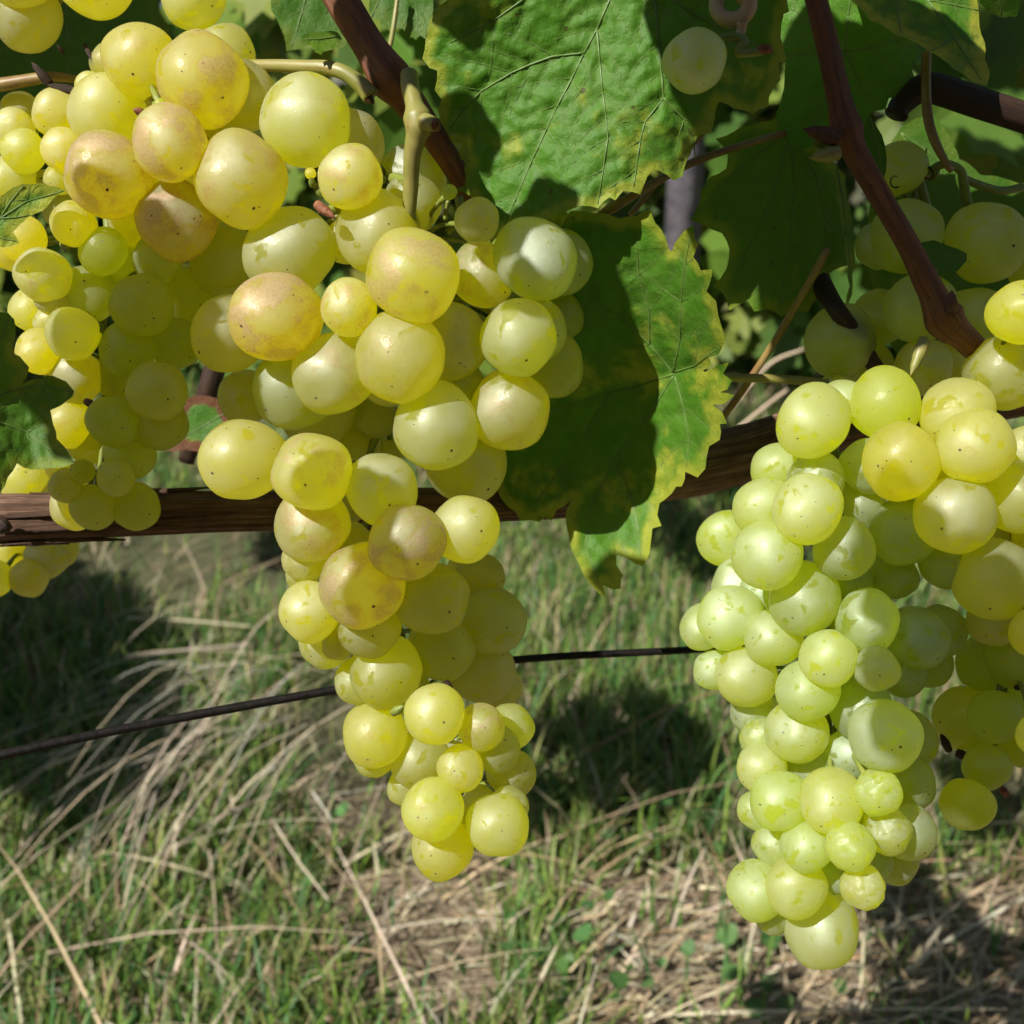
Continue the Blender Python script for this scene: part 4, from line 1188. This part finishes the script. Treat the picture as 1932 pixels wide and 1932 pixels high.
for k, ln in enumerate(STK):
    h0 = 0.05 + 0.05 * ((k * 7) % 5) / 4
    if ln[0][1] > 1700: h0 = 0.02
    G = Geo()
    pts = [ground_at(x, y, h0 * (1 - .35 * i / len(ln))) for i, (x, y) in enumerate(ln)]
    if k in (22, 23): pts = [at(x, y, 1.1) for x, y in ln]
    w = (random.uniform(0.0009, 0.0015) if ln[0][1] > 1300 else .0022)
    G.tube([(p, w * (1 - .5 * i / len(pts))) for i, p in enumerate(pts)], 6, 6, flat=.6, org=pts[0])
    me = G.mesh('dry_stalk')
    ca = me.color_attributes.new('tint', 'FLOAT_COLOR', 'POINT')
    c = vary((0.56, 0.48, 0.36), .2)
    ca.data.foreach_set('color', np.array([(*c, 1)] * len(me.vertices), dtype=np.float32).ravel())
    o = link_mesh('dry_stalk', me, M_straw); o.location = pts[0]
    own = {14: 'bent pale stalk at the bottom left, kinked at its upper end', 16: 'short pale stalk lying flat against the left edge near the bottom',
           17: 'bleached stalk leaning from the tip of the middle bunch down to the left', 18: 'brownish stalk slanting down to the right, left of the middle bunch tip',
           19: 'short thick pale stalk left of the lowest part of the middle bunch', 20: 'pale straw lying nearly level at the bottom middle', 21: 'pale straw slanting at the very bottom, left of the right bunch',
           22: 'pale stalk just above the green leaf stalk, left of the right bunch', 23: 'pale stalk just below the green leaf stalk, left of the right bunch', 29: 'short straw slanting in the dark grass at bottom middle',
           15: 'upright dry stalk standing right of the dark patch at lower left', 3: 'uppermost dry stalk under the rough trunk, nearly level'}
    if k in own: tag(o, own[k], 'grass stalk')
    else: tag(o, 'long pale dry grass stalk fanning over the grass at the left', 'grass stalk', 'dry grass stalks fanning at the left')

# next vine row, far behind
LEAFSHAPE = [(-.9, 0), (-.6, .55), (-.2, .5), (0, .95), (.3, .55), (.75, .6), (.7, .15), (1.1, 0), (.7, -.2), (.7, -.6), (.25, -.5), (0, -.9), (-.25, -.5), (-.65, -.55)]
S = Strips()
for k in range(22000):
    if k < 14000:
        y = random.uniform(2.3, 3.5); x = random.uniform(-2.8, 2.8); z = 0.08 + 2.0 * random.random()
        if noise.noise((x * 1.6, y, z * 1.9)) < -0.30: continue
    else:          # the row behind the photographer
        y = random.uniform(-2.0, -1.5); x = random.uniform(-4, 4); z = 0.25 + 1.75 * random.random()
    n = Vector((random.uniform(-1, .4), random.uniform(-1.4, .0), random.uniform(-.1, 1.2))).normalized()
    u = n.orthogonal().normalized()
    u = (Matrix.Rotation(random.uniform(0, 6.28), 3, n) @ u)
    c = random.choice([(0.08, 0.16, 0.03), (0.13, 0.23, 0.035), (0.20, 0.27, 0.045), (0.34, 0.34, 0.07)])
    S.poly(Vector((x, y, z)), n, u, random.uniform(.04, .075), LEAFSHAPE, vary(c))
tag(S.build('far_vine_foliage', M_far), kind='stuff')

S = Strips()
for k in range(230):
    rx0, rx1, ry0, ry1 = random.choice([(1720,2020,-60,350),(1720,2020,-60,350),(390,600,-60,110),(690,880,-60,330)])
    px = random.uniform(rx0, rx1); py = random.uniform(ry0, ry1)
    d = random.uniform(.85, 1.5)
    c = at(px, py, d)
    n = Vector((random.uniform(-1, .3), random.uniform(-1.3, -.2), random.uniform(-.2, 1.0))).normalized()
    u = (Matrix.Rotation(random.uniform(0, 6.28), 3, n) @ n.orthogonal().normalized())
    S.poly(c, n, u, random.uniform(.030, .050), LEAFSHAPE, vary(random.choice([(0.10, 0.20, 0.03), (0.16, 0.26, 0.04), (0.24, 0.30, 0.05)])))
tag(S.build('leaves_behind', M_far), kind='stuff')

p = ground_at(1283, 700)
bm = bmesh.new()
bmesh.ops.create_cone(bm, cap_ends=True, segments=14, radius1=.032, radius2=.028, depth=1.5)
me = bpy.data.meshes.new('vineyard_post'); bm.to_mesh(me); bm.free()
o = link_mesh('vineyard_post', me, M_post)
o.location = (at(1287, 450, 2.0).x, at(1287, 450, 2.0).y, .74)
tag(o, 'blurred grey post standing in the distance between the leaves', 'post')

# unseen canopy leaves added towards the sun, placed to cast the dappled shade
def project(p):
    q = RM.transposed() @ (p - CAM)
    if q.z > -1e-4: return None
    return (966 + FD * q.x / -q.z, 966 - FD * q.y / -q.z)
S = Strips()
FULLLEAF = [(1.0 * math.cos(a) * (1 + .10 * math.cos(5 * a)) , 1.0 * math.sin(a) * (1 + .10 * math.cos(5 * a + .4))) for a in [i * 2 * math.pi / 20 for i in range(20)]]
SHADE = [ # x, y, radius, depth (None: that of the grapes there), distance to the leaf
 (318,612,82,None,.20),(275,720,105,None,.22),(260,850,75,None,.25),(355,540,60,None,.2),(185,800,50,None,.24),(330,640,60,None,.2),(60,1060,70,.345,.33),
 (1078,668,38,None,.2),
 (930,1170,58,None,.27),(915,1270,60,None,.29),
 (1700,340,150,.295,.16),(1830,430,120,.295,.17),(1700,520,140,.295,.18),(1590,620,120,.3,.2),(1760,640,90,.29,.2),(1880,540,60,.3,.2),
 (1540,150,110,.285,.15),(1360,70,100,.262,.13),
 (915,372,60,.264,.15),(985,325,48,.264,.15),(830,170,40,.268,.13),(860,-10,50,.268,.12),
 (1730,1060,60,None,.27),(1740,1190,60,None,.28),(1885,1290,105,.285,.28),(1850,1430,105,.285,.3),
 (1125,1040,46,.292,.26),(820,270,50,.28,.15),(688,55,46,.274,.13),(735,140,34,.272,.14),(110,80,190,.322,.16),
]
bad = 0
for (x, y, r, d, t) in SHADE:
    if d is None:
        near = sorted(g['z'] - 0.6 * g['r'] * K0 for g in ALL if math.hypot(g['x'] - x, g['y'] - y) < r + 45 and g['o'] < 3)
        d = near[len(near) // 2] if near else .275
    c = at(x, y, d) + SUN * t  # leaf added on the sun line of the spot it shades
    rm = r * d / FD / 0.78
    n = (SUN + Vector((random.uniform(-.25, .25), random.uniform(-.25, .25), random.uniform(-.25, .25)))).normalized()
    u = (Matrix.Rotation(random.uniform(0, 6.28), 3, n) @ n.orthogonal().normalized())
    b0 = len(S.v)
    S.poly(c, n, u, rm, FULLLEAF, vary((0.05, 0.11, 0.02), .1))
    for v in S.v[b0:]:
        q = project(v)
        if q and -20 < q[0] < 1952 and -20 < q[1] < 1952: bad += 1; print('canopy leaf in frame', x, y, q); break
for k in range(5200):
    y = random.uniform(.30, .75); x = random.uniform(-1.4, 1.1); z = random.uniform(.80, 1.8)
    c = Vector((x, y, z))
    q = project(c - SUN * (c.z / SUN.z))
    if q:
        dark = any(((q[0] - ex) / ew) ** 2 + ((q[1] - ey) / eh) ** 2 < 1 for ex, ey, ew, eh in
                   ((110,1440,290,330),(60,1190,230,110),(800,1720,260,170),(1180,1480,200,130),(1150,1660,200,120),(1830,1600,190,170),(1500,1880,300,110),(640,1010,160,60)))
        lawn = -100 < q[0] < 2030 and 900 < q[1] < 2030
        if lawn and not dark: continue  # only leaves that darken the chosen lawn patches stay
        if not lawn and random.random() < .8: continue
    elif noise.noise((x * 4.0, y * 4.0, z * 4.0)) < 0.10: continue
    q = project(c)
    if q and q[1] > -260: continue
    n = Vector((random.uniform(-.8, .4), random.uniform(-.9, .3), 1)).normalized()
    u = (Matrix.Rotation(random.uniform(0, 6.28), 3, n) @ n.orthogonal().normalized())
    # keep the sun on the bunches: skip leaves whose shade would fall on them
    S.poly(c, n, u, random.uniform(.03, .055), LEAFSHAPE, vary((0.06, 0.14, 0.025), .2))
tag(S.build('added_shade_leaves', M_shadeleaf), kind='stuff')
print('berries', len(ALL), 'zmax', max(g['z'] for g in ALL), 'bad', bad)
